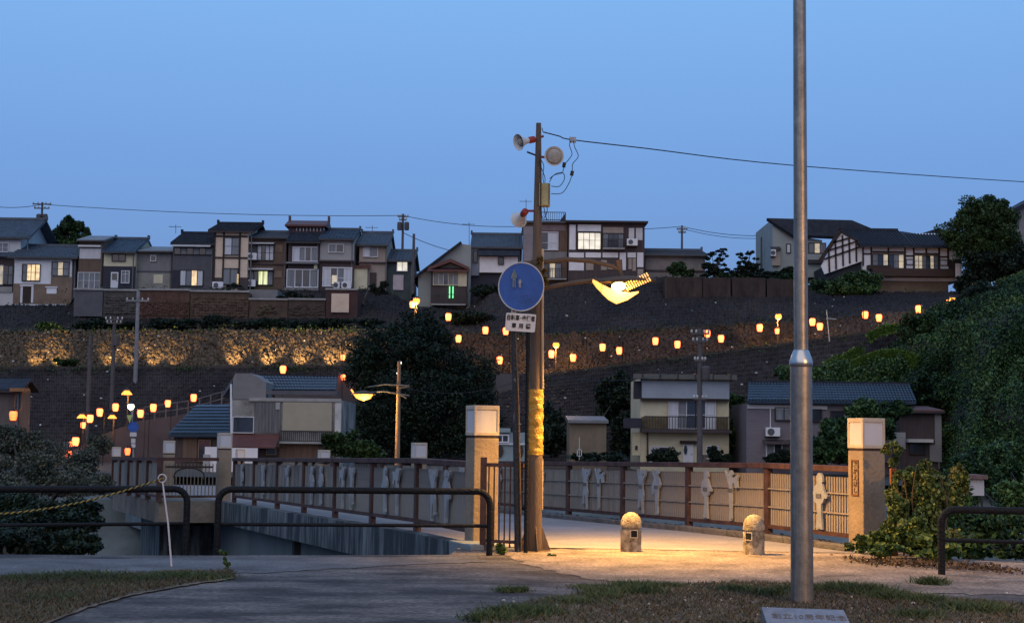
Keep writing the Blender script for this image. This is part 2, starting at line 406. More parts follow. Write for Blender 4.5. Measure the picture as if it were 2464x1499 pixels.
# ------------------------------------------------------------------ hillside with retaining walls
def I(tab): return lambda u: float(np.interp(u, [a for a, _ in tab], [b for _, b in tab]))
vA = I([(-250, 890), (850, 885), (1000, 902), (1310, 905), (1600, 868), (1900, 830), (2190, 790), (2464, 745), (2750, 700)])
vB = I([(-250, 797), (930, 793), (1060, 800), (1310, 805), (1900, 775), (2464, 725), (2750, 690)])
dB2 = I([(-250, 114), (930, 114), (1100, 111.3), (2750, 111.3)])
vC = I([(-250, 735), (178, 735), (186, 697), (930, 700), (1000, 738), (1130, 745), (1180, 692), (1260, 690), (1550, 668), (1700, 668), (1900, 672), (2000, 705), (2300, 703), (2464, 690), (2750, 680)])
def rA(u): return P(u, vA(u), 104)
def rA2(u): p = rA(u); return Vector((p.x * 107.6 / 104, 107.6, p.z))
def rB(u): return P(u, vB(u), 110.5)
def rB2(u): p = rB(u); d = dB2(u); return Vector((p.x * d / 110.5, d, p.z))
def rC(u): return P(u, vC(u), 123.5)
def r0(u): p = rA(u); return Vector((p.x * .93, 97.5, -.4))
def rC2(u): p = rC(u); return Vector((p.x * 1.02, 126, p.z))
def rC3(u): p = rC(u); return Vector((p.x * 3, 420, p.z - 6))
def r00(u): p = r0(u); return Vector((p.x, 64, -.4))
us = list(np.linspace(-250, 2750, 160))
def strip(mb, ra, rb, uu=us):
    for a, b in zip(uu[:-1], uu[1:]): mb.quad(ra(a), ra(b), rb(b), rb(a))
mb = MB()
back = lambda r: (lambda u: r(u) + Vector((0, .5, -.25)))
for ra, rb in ((r00, r0), (back(r0), back(rA)), (rA, rA2), (back(rA2), back(rB)), (rB, rB2), (back(rB2), back(rC)), (rC, rC2), (rC2, rC3)): strip(mb, ra, rb)
mb.build('hillside', hill_m, kind='structure')

def stones(name, ra, rb, u0, u1, nu, nv, mat, parent, relief=.12, lattice=0.0):
    U = np.linspace(u0, u1, nu + 1)
    A = np.array([ra(u) for u in U]); B = np.array([rb(u) for u in U])
    T = np.linspace(0, 1, nv + 1)
    g = A[:, None, :] * (1 - T)[None, :, None] + B[:, None, :] * T[None, :, None]
    g = g + RG.normal(size=g.shape) * relief * .35 * (1 - lattice)
    c00, c10, c11, c01 = g[:-1, :-1], g[1:, :-1], g[1:, 1:], g[:-1, 1:]
    ctr = (c00 + c10 + c11 + c01) / 4
    nrm = np.cross(c10 - c00, c01 - c00); nrm /= np.linalg.norm(nrm, axis=2)[:, :, None]
    h = RG.uniform(.3, 1.0, ctr.shape[:2])[:, :, None] * relief
    ins = [ctr + (c - ctr) * RG.uniform(.55, .85, ctr.shape[:2])[:, :, None] + nrm * h * RG.uniform(.6, 1.2, ctr.shape[:2])[:, :, None] for c in (c00, c10, c11, c01)]
    V = np.stack([c00, c10, c11, c01] + ins, 2).reshape(-1, 3)
    n = nu * nv; k = (np.arange(n) * 8)[:, None]
    F = np.concatenate([k + np.array(f) for f in ([4, 5, 6, 7], [0, 1, 5, 4], [1, 2, 6, 5], [2, 3, 7, 6], [3, 0, 4, 7])])
    return np_mesh(name, V, F, mat, parent, kind='stuff')
w1 = thing('retaining_wall', 'dark stone block retaining wall at the foot of the hill behind the lower houses', 'wall', tuple(r0(1200)))
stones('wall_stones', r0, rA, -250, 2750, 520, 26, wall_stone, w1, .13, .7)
mbk = MB()
for a, b in zip(us[:-1], us[1:]):
    p, q = rA(a), rA(b); mbk.quad(p + Vector((0, -.12, 0)), q + Vector((0, -.12, 0)), q + Vector((0, -.12, .18)), p + Vector((0, -.12, .18)))
    mbk.quad(p + Vector((0, -.12, .18)), q + Vector((0, -.12, .18)), q + Vector((0, .2, .18)), p + Vector((0, .2, .18)))
mbk.build('coping', M('coping_concrete', (.05, .042, .038), scale=1), w1)
w2 = thing('fieldstone_wall', 'rough fieldstone wall lit from below by warm spotlights on the left hillside', 'wall', tuple(rA2(450)))
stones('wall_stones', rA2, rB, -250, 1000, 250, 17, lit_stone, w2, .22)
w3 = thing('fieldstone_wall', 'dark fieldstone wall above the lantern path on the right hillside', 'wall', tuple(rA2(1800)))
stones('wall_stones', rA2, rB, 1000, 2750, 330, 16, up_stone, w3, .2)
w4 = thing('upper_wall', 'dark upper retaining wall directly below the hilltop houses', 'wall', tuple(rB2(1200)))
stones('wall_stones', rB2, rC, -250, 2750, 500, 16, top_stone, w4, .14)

# weeds rooted along the ledges and pale stones showing in the walls
C = []
for k in range(260):
    fn = (rA, rB, rC, rA2)[k % 4]; u = rnd.uniform(-100, 2400); q = fn(u); m = rnd.randint(10, 50); w = rnd.uniform(.3, 1.3)
    for _ in range(m): C.append((q.x + rnd.gauss(0, w), q.y - .1 - abs(rnd.gauss(0, .25)), q.z - .1 + rnd.gauss(0, .22)))
V, F = cards(np.array(C), .19); np_mesh('wall_weeds', V, F, leaf_md, None, kind='stuff', label='weeds rooted along the ledges of the hillside walls', cat='weeds')
mb = MB()
for k in range(230):
    a_, b_ = ((r0, rA), (rA2, rB), (rB2, rC))[k % 3]; u = rnd.uniform(-100, 2450); q = a_(u).lerp(b_(u), rnd.uniform(.2, .98)); rocky(mb, q + Vector((0, -.12, 0)), rnd.uniform(.05, .12))
mb.build('pale_wall_stones', conc_pale, None, kind='stuff', label='scattered pale stones showing in the dark hillside walls', cat='stones')

# concrete foundations under the left row of houses
def block(name, label, cat, u0, v0, u1, v1, D, dep, mat, group=None, extra_down=0):
    x0, x1, z0, z1 = rect(u0, v0, u1, v1, D)
    t = thing(name, label, cat, ((x0 + x1) / 2, D, z0 - extra_down), group)
    MB().box(x0, x1, D, D + dep, z0 - extra_down, z1).build('wall', mat, t)
    return t
f = [(178, 247, 698, 752, grey_dk, 'mossy grey foundation wall under the narrow brown house'),
     (249, 331, 700, 758, M('mossy_wall', (.06, .055, .05), scale=1.2, var=.4), 'mottled dark foundation wall left of the rusty brick terrace'),
     (333, 456, 699, 762, brick_m, 'rusty brick terrace wall lit warm below the blank grey house'),
     (458, 598, 703, 764, M('tan_old_wall', (.075, .05, .034), scale=1.5, var=.4), 'tan foundation wall below the cream timbered house'),
     (600, 692, 722, 762, M('tan_old_wall', (.11, .07, .045)), 'tan foundation wall with old stone patch under the awning house'),
     (694, 782, 722, 760, M('brown_old_wall', (.062, .043, .034), scale=1.2, var=.35), 'plain brown foundation wall under the tall dark house'),
     (784, 860, 698, 764, M('dark_brown_wall', (.055, .03, .028), scale=1.5), 'dark brown basement wall carrying a cream panel')]
for (u0, u1, v0, v1, m_, lb) in f:
    fb = block('foundation_wall', lb, 'wall', u0, v0, u1, v1, 117.0, 7.2, m_, extra_down=.3)
    x0, x1, z0, z1 = rect(u0, v0, u1, v1, 117.0)
    MB().box(x0 - .05, x1 + .05, 116.88, 117.1, z1, z1 + .14).build('coping', conc, fb)
    if u0 in (249, 333, 458, 694):
        D_ = 116.97
        ra_ = lambda u: Vector((P(u, 745, D_).x, D_, z0 + .05)); rb_ = lambda u: Vector((P(u, 745, D_).x, D_ + .02, z1 - (.9 if u0 == 333 else .4)))
        stones('wall_stones', ra_, rb_, u0 + 2, u1 - 2, int((u1 - u0) / (5 if u0 == 333 else 7)), 11 if u0 == 333 else 7, m_, fb, .09)
    if u0 > 780:
        x0, x1, z0, z1 = rect(798, 707, 840, 752, 117.0)
        MB().box(x0, x1, 116.8, 116.99, z0, z1).build('cream_panel', cream, fb)
    if u0 == 600:
        for k in range(60):
            u, v = rnd.gauss(642, 9), rnd.gauss(745, 5); p = P(u, v, 116.96); mb = MB(); rocky(mb, p, rnd.uniform(.10, .17)); mb.build('stone', lit_stone, fb)
# small railings and basement storey below the awning house
bs = block('basement_storey', 'low greenish basement storey with small windows under the awning house', 'annex', 596, 697, 668, 722, 118.4, 6, grey_w)

# pilasters on the upper wall right of the lamp
for i, (u0, u1, v0, v1) in enumerate([(1600, 1690, 668, 715), (1692, 1758, 668, 728), (1762, 1842, 668, 722), (1846, 1930, 672, 735)]):
    block('terrace_wall', ['brown concrete terrace wall under the low beige house', 'brown concrete terrace wall below the left cloud-pruned pine', 'brown concrete terrace wall below the right cloud-pruned pine', 'brown concrete terrace wall next to the steel post'][i], 'wall', u0, v0, u1, v1, 118.2, 6.3, M('terrace_concrete', (.017, .014, .015), scale=.9, var=.5, stretch=(2, 2, .5), col2=(.034, .026, .024), bump=.4), extra_down=.5)

# sloping lantern path on the left, in front of the lower wall
RT = [(120, 1104, 80), (180, 1085, 86), (240, 1052, 92), (330, 1018, 94), (465, 998, 96), (690, 932, 98), (830, 905, 99.5), (1000, 895, 101), (1250, 905, 103)]
mb = MB(); mb2 = MB()
def rtop(u): return P(u, float(np.interp(u, [a[0] for a in RT], [a[1] for a in RT])), float(np.interp(u, [a[0] for a in RT], [a[2] for a in RT])))
uu = list(np.linspace(120, 1250, 60))
for a, b in zip(uu[:-1], uu[1:]):
    p, q = rtop(a), rtop(b)
    mb.quad(p, q, q + Vector((0, 2.6, 0)), p + Vector((0, 2.6, 0)))
mb.build('sloping_path', M('path_concrete', (.12, .10, .09), scale=1), kind='structure')
w5 = thing('path_wall', 'pinkish concrete side wall of the sloping lantern path on the left', 'wall', tuple(rtop(300)))
for a, b in zip(uu[:-1], uu[1:]):
    p, q = rtop(a), rtop(b); d = Vector((0, -.01, .12))
    mb2.quad(Vector((p.x, p.y, -.4)), Vector((q.x, q.y, -.4)), q + d, p + d)
mb2.build('wall', M('pinkish_concrete', (.095, .08, .08), scale=.5, var=.2), w5)
mbr = MB()
for k, u in enumerate(np.linspace(345, 560, 9)):
    p = rtop(u); mbr.beam(p, p + Vector((0, 0, .95)), .07, .07, (0, 1, 0))
for h in (.5, .95):
    mbr.tube([rtop(u) + Vector((0, 0, h)) for u in np.linspace(345, 560, 9)], .035, 6)
mbr.build('railing', M('dull_railing', (.12, .11, .11), scale=2), w5)

# far bank: revetment and quay wall at the left
def bank(name, pts_top, pts_bot, mat):
    mb = MB()
    for i in range(len(pts_top) - 1): mb.quad(pts_bot[i], pts_bot[i + 1], pts_top[i + 1], pts_top[i])
    mb.build(name, mat, kind='structure')
xs = [-80, -40, -25, -18, -12, -6, 0, 6, 12, 25, 60, 200]
bank('far_bank', [Vector((x, 66, -.4)) for x in xs], [Vector((x, 54, -6)) for x in xs], M('bank_concrete', (.10, .115, .115), scale=.4, var=.35))
# ------------------------------------------------------------------ footbridge
L0 = Vector((-1.446, 23.4, 0)); R0 = Vector((3.99, 23.0, 0))
T = Vector((-.926, 2.42, 0)).normalized(); N = Vector((T.y, -T.x, 0))   # N points to the right side
SP = 2.60
def zd(a): return -.0175 * max(0.0, a)
def LP_(a, off=0, z=0): p = L0 + T * a + N * off; return Vector((p.x, p.y, zd(a) + z))
def RP_(a, off=0, z=0): p = R0 + T * a + N * off; return Vector((p.x, p.y, zd(a) + z))
A0, A1 = -3.4, 45.0
deck_m = M('deck_paving', (.20, .19, .19), rough=.85, scale=1.2, var=.2, bump=.2)
add_grain(deck_m, 24, .3)
br = thing('footbridge', 'concrete footbridge deck with stained edge beams crossing from the lit pillars to the far bank', 'bridge', tuple(LP_(0, 2.5, -.5)))
stA = [A0 + i * (A1 - A0) / 20 for i in range(21)]
mb = MB(); 
for a, b in zip(stA[:-1], stA[1:]):
    mb.quad(LP_(a, -.05, .012), RP_(a, .05, .012), RP_(b, .05, .012), LP_(b, -.05, .012))
mb.build('deck', deck_m, br)
mb = MB(); mg = MB()
BAY0, BAY1 = 16.6, 27.5           # bays over the pier
def edge(mb, f, sgn, a0, a1, n=8):
    for i in range(n):
        a, b = a0 + (a1 - a0) * i / n, a0 + (a1 - a0) * (i + 1) / n
        p = [f(a, sgn * .05, .02), f(a, sgn * .30, .02), f(a, sgn * .30, -.52), f(a, sgn * .05, -.52)]
        q = [f(b, sgn * .05, .02), f(b, sgn * .30, .02), f(b, sgn * .30, -.52), f(b, sgn * .05, -.52)]
        for j in range(4): mb.quad(p[j], q[j], q[(j + 1) % 4], p[(j + 1) % 4])
        if i == 0: mb.quad(*p)
        if i == n - 1: mb.quad(*q)
for q_ in ((LP_, -1, -3.2, BAY0), (LP_, -1, BAY1, A1), (RP_, 1, -3.0, BAY0), (RP_, 1, BAY1, A1)):
    mb = MB(); edge(mb, *q_); mb.build('edge_beam', conc_stain, br)
for i in range(10):
    a, b = -2 + 4.7 * i, -2 + 4.7 * (i + 1)
    b = min(b, A1)
    mg.add([LP_(a, .25, -.52), RP_(a, -.25, -.52), RP_(a, -.25, -1.6), LP_(a, .25, -1.6), LP_(b, .25, -.52), RP_(b, -.25, -.52), RP_(b, -.25, -1.6), LP_(b, .25, -1.6)],
           [(0, 1, 2, 3), (4, 7, 6, 5), (0, 3, 7, 4), (1, 5, 6, 2), (3, 2, 6, 7), (0, 4, 5, 1)])
mg.build('girder', girder_m, br)
ms = MB()
for a in (9.2,): ms.obox(LP_(a, .18, -1.06), T * .22, N * .14, (0, 0, 1.08))
ms.build('stiffener', M('dark_stiffener', (.03, .04, .045), scale=2), br)
# end block next to the left pillar
MB().obox(LP_(-3.35, -.2, -.16), T * .9, N * .5, (0, 0, .46)).build('end_block', M('weathered_block', (.16, .19, .20), scale=2, var=.3), br, bevel=.02)
# bays (viewing platforms) and pier
BW = 1.75
for f, s in ((LP_, -1), (RP_, 1)):
    mb = MB()
    c = [f(BAY0, s * .05, .015), f(BAY0, s * BW, .015), f(BAY1, s * BW, .015), f(BAY1, s * .05, .015)]
    lo = [p + Vector((0, 0, -.55)) for p in c]
    mb.add(c + lo, [(0, 1, 2, 3), (4, 7, 6, 5), (0, 4, 5, 1), (1, 5, 6, 2), (2, 6, 7, 3), (3, 7, 4, 0)])
    mb.build('viewing_bay', M('bay_concrete', (.13, .11, .09), scale=1.1, var=.45, bump=.3), br)
MB().obox(L0 + T * 22 + N * 2.5 + Vector((0, 0, -3.8)), T * 4.2, N * 7.5, (0, 0, 5.4)).build('pier', conc_stain, br)
MB().obox(L0 + T * 43 + N * 2.5 + Vector((0, 0, -4.1)), T * 3, N * 7.5, (0, 0, 5.6)).build('abutment', girder_m, br)

# railings ------------------------------------------------------------
def dancer(kind):
    """outline of a dancing figure in a kimono and straw hat, 1 unit tall, origin at the feet"""
    if kind == 0:   # side bend, sleeve hanging in front
        return [(-.06, 0), (.03, 0), (.04, .02), (.03, .10), (.06, .24), (.08, .40), (.09, .50), (.16, .42), (.22, .46), (.24, .60), (.17, .70), (.11, .78), (.19, .88), (.25, .97), (.22, .99), (.15, .92), (.06, .83), (.03, .86), (.09, .89), (.01, .99), (-.05, 1.0), (-.13, .91), (-.07, .87), (-.06, .84), (-.13, .78), (-.20, .66), (-.15, .58), (-.09, .66), (-.08, .52), (-.07, .40), (-.05, .2), (-.07, .05)]
    if kind == 1:   # both arms out to one side with hanging sleeves
        return [(-.03, 0), (.05, 0), (.05, .05), (.03, .22), (.06, .42), (.07, .56), (.06, .68), (.12, .78), (.19, .90), (.24, .97), (.21, 1.0), (.14, .93), (.06, .84), (.04, .87), (.10, .90), (.03, .99), (-.03, 1.0), (-.11, .92), (-.05, .88), (-.04, .85), (-.13, .85), (-.24, .90), (-.31, .92), (-.30, .86), (-.27, .80), (-.29, .66), (-.20, .64), (-.14, .75), (-.07, .73), (-.05, .60), (-.06, .42), (-.04, .2), (-.05, .05)]
    if kind == 2:   # striding man with bent knee, arms raised
        return [(-.11, 0), (-.02, 0), (-.04, .04), (-.03, .18), (.02, .33), (.06, .33), (.08, .22), (.07, .13), (.10, .11), (.19, .12), (.20, .15), (.14, .17), (.15, .26), (.14, .42), (.09, .54), (.12, .66), (.13, .76), (.19, .86), (.20, .98), (.15, 1.0), (.13, .90), (.06, .83), (.04, .86), (.10, .88), (.03, .97), (-.04, .98), (-.12, .89), (-.06, .86), (-.06, .83), (-.15, .87), (-.21, .99), (-.26, .98), (-.23, .85), (-.13, .75), (-.09, .66), (-.09, .54), (-.13, .42), (-.10, .26), (-.10, .10)]
    # standing woman looking down, wide sleeves folded in front
    return [(-.10, 0), (-.02, .01), (.0, .03), (.02, .01), (.10, .01), (.12, .05), (.08, .12), (.06, .28), (.06, .42), (.10, .46), (.17, .50), (.20, .62), (.17, .74), (.10, .80), (.05, .83), (.07, .88), (.08, .95), (.03, 1.01), (-.05, 1.01), (-.10, .95), (-.12, .86), (-.08, .83), (-.12, .77), (-.18, .66), (-.26, .60), (-.25, .56), (-.17, .56), (-.12, .48), (-.07, .46), (-.06, .36), (-.07, .2), (-.09, .08)]
def railing(name, label, f, posts, s, panels, slatmat, individual, postw=.115, z0=.20, z1=.98, ztop=1.06):
    t = thing(name, label, 'railing', tuple(f(posts[0])), 'railings of the footbridge')
    post_me = None
    for a in posts:
        p = f(a)
        MB().obox(p + Vector((0, 0, .53)), T * postw, N * .10, (0, 0, 1.06)).build('post', rust, t, bevel=.006)
    for a, b in zip(posts[:-1], posts[1:]):
        MB().beam(f(a, 0, ztop + .04), f(b, 0, ztop + .04), .17, .085).build('top_rail', rust, t, bevel=.01)
        MB().beam(f(a + .06, 0, z0 - .03), f(b - .06, 0, z0 - .03), .08, .06).build('bottom_rail', rust, t)
    slat_me = None
    for k, (a, b) in enumerate(zip(posts[:-1], posts[1:])):
        pm = MB()
        for h in (z0 + .27, z0 + .55):
            pm.beam(f(a + .06, -s * .03, h), f(b - .06, -s * .03, h), .02, .022)
        pn = pm.build('panel', slatmat, t)
        n = 34; step = (b - a - .16) / n
        js = MB()
        for i in range(n):
            aa = a + .08 + (i + .5) * step; p = f(aa, 0, 0)
            w = .034 if (k == 0 and s > 0) else .058
            c = p + Vector((0, 0, (z0 + z1) / 2)); hgt = z1 - z0
            if k in individual or (s < 0 and k < 3):
                if slat_me is None or abs(slat_me[1] - w) > .001:
                    o = MB().obox((0, 0, 0), T * w, N * .02, (0, 0, hgt)); me = bpy.data.meshes.new('slat')
                    me.from_pydata([tuple(q) for q in o.v], [], o.f); me.materials.append(slatmat); slat_me = (me, w)
                so = bpy.data.objects.new('slat', slat_me[0]); COL.objects.link(so); so.parent = pn
                so.location = c - WL[pn.name]; WL[so.name] = WL[pn.name]
            else:
                js.obox(c + N * rnd.uniform(-.004, .004), T * w, N * .02, (0, 0, hgt))
        if js.v: js.build('slats', slatmat, pn, kind='stuff')
        if k in panels:
            for (pos, kind, hh) in panels[k]:
                aa = a + (b - a) * pos; o = f(aa, -s * .045, z0 + .02)
                if s < 0: o = f(aa, -.05, z0 + .02)
                poly = [o + T * (x * hh * .98 * (1 if s > 0 else -1)) + Vector((0, 0, y * hh)) for x, y in dancer(kind)]
                fg = MB().prism(poly, N * (-.035)).build('dancer_figure', fig_m, pn)
                if k < 5:
                    q_ = o + Vector((0, 0, .60 * hh)) - N * .043
                    if s > 0: MB().obox(q_, T * .16 * hh, N * .012, (0, 0, .07 * hh)).build('sash', M('sash_grey', (.10, .10, .11), scale=5), pn)
    return t
lposts = [SP * k for k in range(-1, 7)]; lposts[0] = -2.62
railing('bridge_railing', 'left railing of the footbridge with rusty posts and faded blue-grey dancer panels', LP_, lposts, -1,
        {0: [(.38, 0, .78), (.62, 2, .78)], 1: [(.35, 1, .76), (.62, 3, .76)], 2: [(.45, 2, .76), (.7, 1, .76)], 3: [(.35, 3, .76), (.65, 0, .76)], 4: [(.5, 1, .76)], 5: [(.5, 2, .76)], 6: [(.5, 0, .76)]},
        slat_b, {0})
rposts = [SP * k for k in range(-1, 7)]; rposts[0] = -2.42
railing('bridge_railing', 'right railing of the footbridge with pale slatted panels and silver dancing figures', RP_, rposts, 1,
        {0: [(.36, 3, .80)], 1: [(.72, 3, .80), (.40, 1, .80)][::-1], 2: [(.66, 2, .80), (.42, 0, .80)], 3: [(.62, 2, .80), (.38, 1, .80)], 4: [(.55, 1, .78)], 5: [(.5, 0, .78)], 6: [(.5, 2, .78)]},
        slat_m, {0, 1, 2})
# beyond the bays
railing('bridge_railing', 'distant left railing beyond the viewing bay', LP_, [BAY1 + SP * k for k in range(0, 7)], -1, {}, slat_b, set())
railing('bridge_railing', 'distant right railing beyond the viewing bay', RP_, [BAY1 + SP * k for k in range(0, 7)], 1, {}, slat_m, set())
# bay railings
def bay_rail(f, s, label):
    t = thing('bay_railing', label, 'railing', tuple(f(BAY0, s * BW)), 'railings round the viewing bays')
    path = [f(BAY0, s * .25), f(BAY0, s * BW)] + [f(BAY0 + (BAY1 - BAY0) * k / 5, s * BW) for k in range(1, 6)] + [f(BAY1, s * .25)]
    for p in path[1:-1]: MB().obox(p + Vector((0, 0, .53)), T * .14, N * .14, (0, 0, 1.06)).build('post', rust, t)
    for i, (p, q) in enumerate(zip(path[:-1], path[1:])):
        MB().beam(p + Vector((0, 0, 1.10)), q + Vector((0, 0, 1.10)), .15, .085).build('top_rail', rust, t)
        MB().beam(p + Vector((0, 0, .14)), q + Vector((0, 0, .14)), .07, .06).build('bottom_rail', rust, t)
        d = (q - p); n = 16 if i in (0, len(path) - 2) else 26; mb = MB()
        for k in range(n):
            c = p + d * ((k + .5) / n)
            mb.obox(c + Vector((0, 0, .57)), d.normalized() * (.024 if i in (0, len(path) - 2) else .07), d.normalized().cross(Vector((0, 0, 1))) * .02, (0, 0, .82))
        pn = mb.build('panel', M('bay_slat', (.15, .125, .10), scale=3) if i in (0, len(path) - 2) else slat_b, t, kind='stuff')
        if i == 0:
            m2 = MB()
            m2.beam(p + d * .1 + Vector((0, 0, .9)), p + d * .9 + Vector((0, 0, .9)), .03, .05)
            pts = [p + d * (.5 + .26 * math.cos(x)) + Vector((0, 0, .66 + .22 * math.sin(x))) for x in np.linspace(-.4, math.pi + .4, 12)]
            m2.tube(pts, .022, 6)
            m2.build('ornament', dark_wood, pn)
bay_rail(LP_, -1, 'railing round the left viewing bay with an arched ornament on its near side')
bay_rail(RP_, 1, 'railing round the right viewing bay half way along the bridge')

# lamp pillars --------------------------------------------------------
pil_m = M('pillar_stone', (.22, .17, .12), scale=2.0, var=.22, bump=.2)
box_m = M('lantern_frame_stone', (.40, .34, .27), scale=4, var=.1, bump=.1)
diff_m = M('milky_diffuser', (.46, .45, .46), rough=.45, scale=3, var=.06, bump=0, spec=.4)
def pillar(label, p, w, ztop, zbox, group='lamp pillars along the footbridge', plinth=.1):
    t = thing('lamp_pillar', label, 'pillar', tuple(p), group)
    z = p.z
    MB().obox((p.x, p.y, (z + zbox - .03) / 2), T * w, N * w, (0, 0, zbox - .03 - z)).build('body', pil_m, t, bevel=.012)
    MB().obox((p.x, p.y, zbox - .015), T * (w - .02), N * (w - .02), (0, 0, .035)).build('joint', dark_wood, t)
    ws = w + .01; h = ztop - zbox
    mb = MB(); c = Vector((p.x, p.y, 0)); e = .035
    mb.obox(c + Vector((0, 0, zbox + .03)), T * ws, N * ws, (0, 0, .05))
    mb.obox(c + Vector((0, 0, ztop - .03)), T * ws, N * ws, (0, 0, .06))
    for i in (-1, 1):
        for j in (-1, 1): mb.obox(c + T * i * (ws - e) / 2 + N * j * (ws - e) / 2 + Vector((0, 0, (zbox + ztop) / 2)), T * e, N * e, (0, 0, h - .1))
    fr = mb.build('lamp_frame', box_m, t, bevel=.008)
    MB().obox(c + Vector((0, 0, (zbox + ztop) / 2)), T * (ws - .03), N * (ws - .03), (0, 0, h - .11)).build('diffuser', diff_m, fr)
    return t
pL = L0 + T * -2.95; pR = R0 + T * -2.62
pillar('square stone lamp pillar left of the blue round sign, its right face lit orange', Vector((pL.x, pL.y, .05)), .36, 1.92, 1.50)
prt = pillar('square stone lamp pillar with a lettered plaque beside the climbing vines', Vector((pR.x, pR.y, 0)), .36, 1.81, 1.39)
for (f, s, a, lb) in ((LP_, -1, 17.2, 'lamp pillar at the near corner of the left viewing bay'), (LP_, -1, 27.5, 'lamp pillar at the far corner of the left viewing bay'),
                      (RP_, 1, 18.0, 'lamp pillar at the near corner of the right viewing bay'), (RP_, 1, 28.6, 'lamp pillar at the far corner of the right viewing bay, lit warm'),
                      (LP_, -1, 43.3, 'smallest lamp pillar, at the far left end of the footbridge'), (RP_, 1, 43.5, 'small lamp pillar at the far right end of the footbridge')):
    p = f(a); zt_ = {17.2: 1.50, 27.5: 1.22, 18.0: 1.30, 28.6: .97, 43.3: .84, 43.5: .82}[a]; pillar(lb, Vector((p.x, p.y, zd(a))), .34, zt_, zt_ - .42)
# plaque with brush lettering on the left face of the right pillar
fc = pR - N * .18
mb = MB(); zc = .99; hw, hh = .075, .235
for (a, b, c_, d_) in ((0, hh, hw * 2, .02), (0, -hh, hw * 2, .02)):
    mb.obox(fc + Vector((0, 0, zc + b)) - N * .006, T * (hw * 2 + .02), N * .02, (0, 0, .022))
for a in (-hw, hw): mb.obox(fc + T * a + Vector((0, 0, zc)) - N * .006, T * .018, N * .02, (0, 0, hh * 2))
pq = mb.build('plaque_frame', M('bronze_edge', (.12, .055, .02), scale=5), prt)
def text_obj(name, body, size, mat, loc, X, Z, parent=None, ext=.004, align='CENTER', scale=(1, 1), spacing=1.0, line=1.0, shear=0, bold=0.0):
    cu = bpy.data.curves.new(name, 'FONT'); cu.body = body; cu.size = size; cu.align_x = align; cu.align_y = 'CENTER'
    cu.extrude = ext; cu.space_line = line; cu.space_character = spacing; cu.shear = shear; cu.materials.append(mat)
    cu.resolution_u = 3; cu.offset = bold
    o = bpy.data.objects.new(name, cu); COL.objects.link(o)
    X = Vector(X).normalized(); Z = Vector(Z).normalized(); Y = Z.cross(X)   # X reading direction, Z facing the reader
    m = Matrix((X, Y, Z)).transposed().to_4x4()
    for i in range(3): m[i][0] *= scale[0]; m[i][1] *= scale[1]
    off = WL[parent.name] if parent else Vector((0, 0, 0))
    m.translation = Vector(loc) - off
    bpy.context.view_layer.update()
    me = bpy.data.meshes.new_from_object(o.evaluated_get(bpy.context.evaluated_depsgraph_get()))
    bpy.data.objects.remove(o); me.name = name
    if not me.materials: me.materials.append(mat)
    o = bpy.data.objects.new(name, me); COL.objects.link(o)
    if parent: o.parent = parent; WL[o.name] = WL[parent.name]
    o.matrix_local = m
    return o
ink = M('ink_brown', (.10, .045, .018), scale=8, bump=0)
text_obj('plaque_lettering', 'さ\nか\nえ\nは\nし', .092, ink, fc + Vector((0, 0, zc)) - N * .008, -T, -N, prt, .003, line=.95, shear=.15)

# kerb stones and pebbles at the foot of the right railing
kt = thing('stone_kerb', 'row of dark kerb stones along the foot of the right railing', 'kerb', tuple(RP_(0, -.45)))
for k in range(24):
    a = -2.9 + k * .82
    MB().obox(RP_(a + .4, -.46 + rnd.uniform(-.012, .012), .05), T * .79, N * .14, (0, 0, .10 + rnd.uniform(-.01, .01))).build('kerb_stone', stone_dark, kt, bevel=.02)
mb = MB()
for _ in range(1500):
    rocky(mb, RP_(rnd.uniform(-2.4, 17), rnd.uniform(-.33, .12), .04), rnd.uniform(.02, .055))
mb.build('pebbles', M('dark_pebbles', (.035, .034, .038), scale=6, var=.7, bump=.2), kind='stuff', label='dark pebbles filling the gutter under the right railing', cat='gravel')

# ------------------------------------------------------------------ near pipe guard rails
def guard(name, label, pl, zt, zl, rt=.042, rl=.023, endL=False, endR=False):
    t = thing(name, label, 'guard rail', tuple(pl[0]), 'black pipe guard rails')
    a, b = Vector(pl[0]), Vector(pl[-1]); d = (b - a).normalized(); pts = []
    R = .16
    if endL:
        pts += [a + Vector((0, 0, -.05)), a + Vector((0, 0, zt - R))]
        for k in range(1, 6):
            th = math.pi / 2 * k / 6; pts.append(a + d * R * (1 - math.cos(th)) + Vector((0, 0, zt - R + R * math.sin(th))))
        pts.append(a + d * R + Vector((0, 0, zt)))
    else: pts.append(a + Vector((0, 0, zt)))
    pts.append((a + b) / 2 + Vector((0, 0, zt)))
    if endR:
        pts.append(b - d * R + Vector((0, 0, zt)))
        for k in range(1, 6):
            th = math.pi / 2 * k / 6; pts.append(b - d * R * (1 - math.sin(th)) + Vector((0, 0, zt - R + R * math.cos(th))))
        pts += [b + Vector((0, 0, zt - R)), b + Vector((0, 0, -.05))]
    else: pts.append(b + Vector((0, 0, zt)))
    MB().tube(pts, rt, 10).build('top_pipe', blackp, t, smooth=True)
    MB().tube([a + Vector((0, 0, zl)), b + Vector((0, 0, zl))], rl, 8).build('lower_pipe', blackp, t, smooth=True)
    return t
def onD(u, D): p = P(u, 1050, D); return Vector((p.x, D, 0))
guard('guard_rail', 'black pipe guard rail left of the bridge, crossed by the striped rope', [onD(-700, 16.6), onD(455, 18.5)], .80, .375, endR=True)
guard('guard_rail', 'weathered black pipe guard rail in front of the bridge edge', [onD(530, 18.55), onD(1181, 18.85)], .80, .37, endL=True, endR=True)
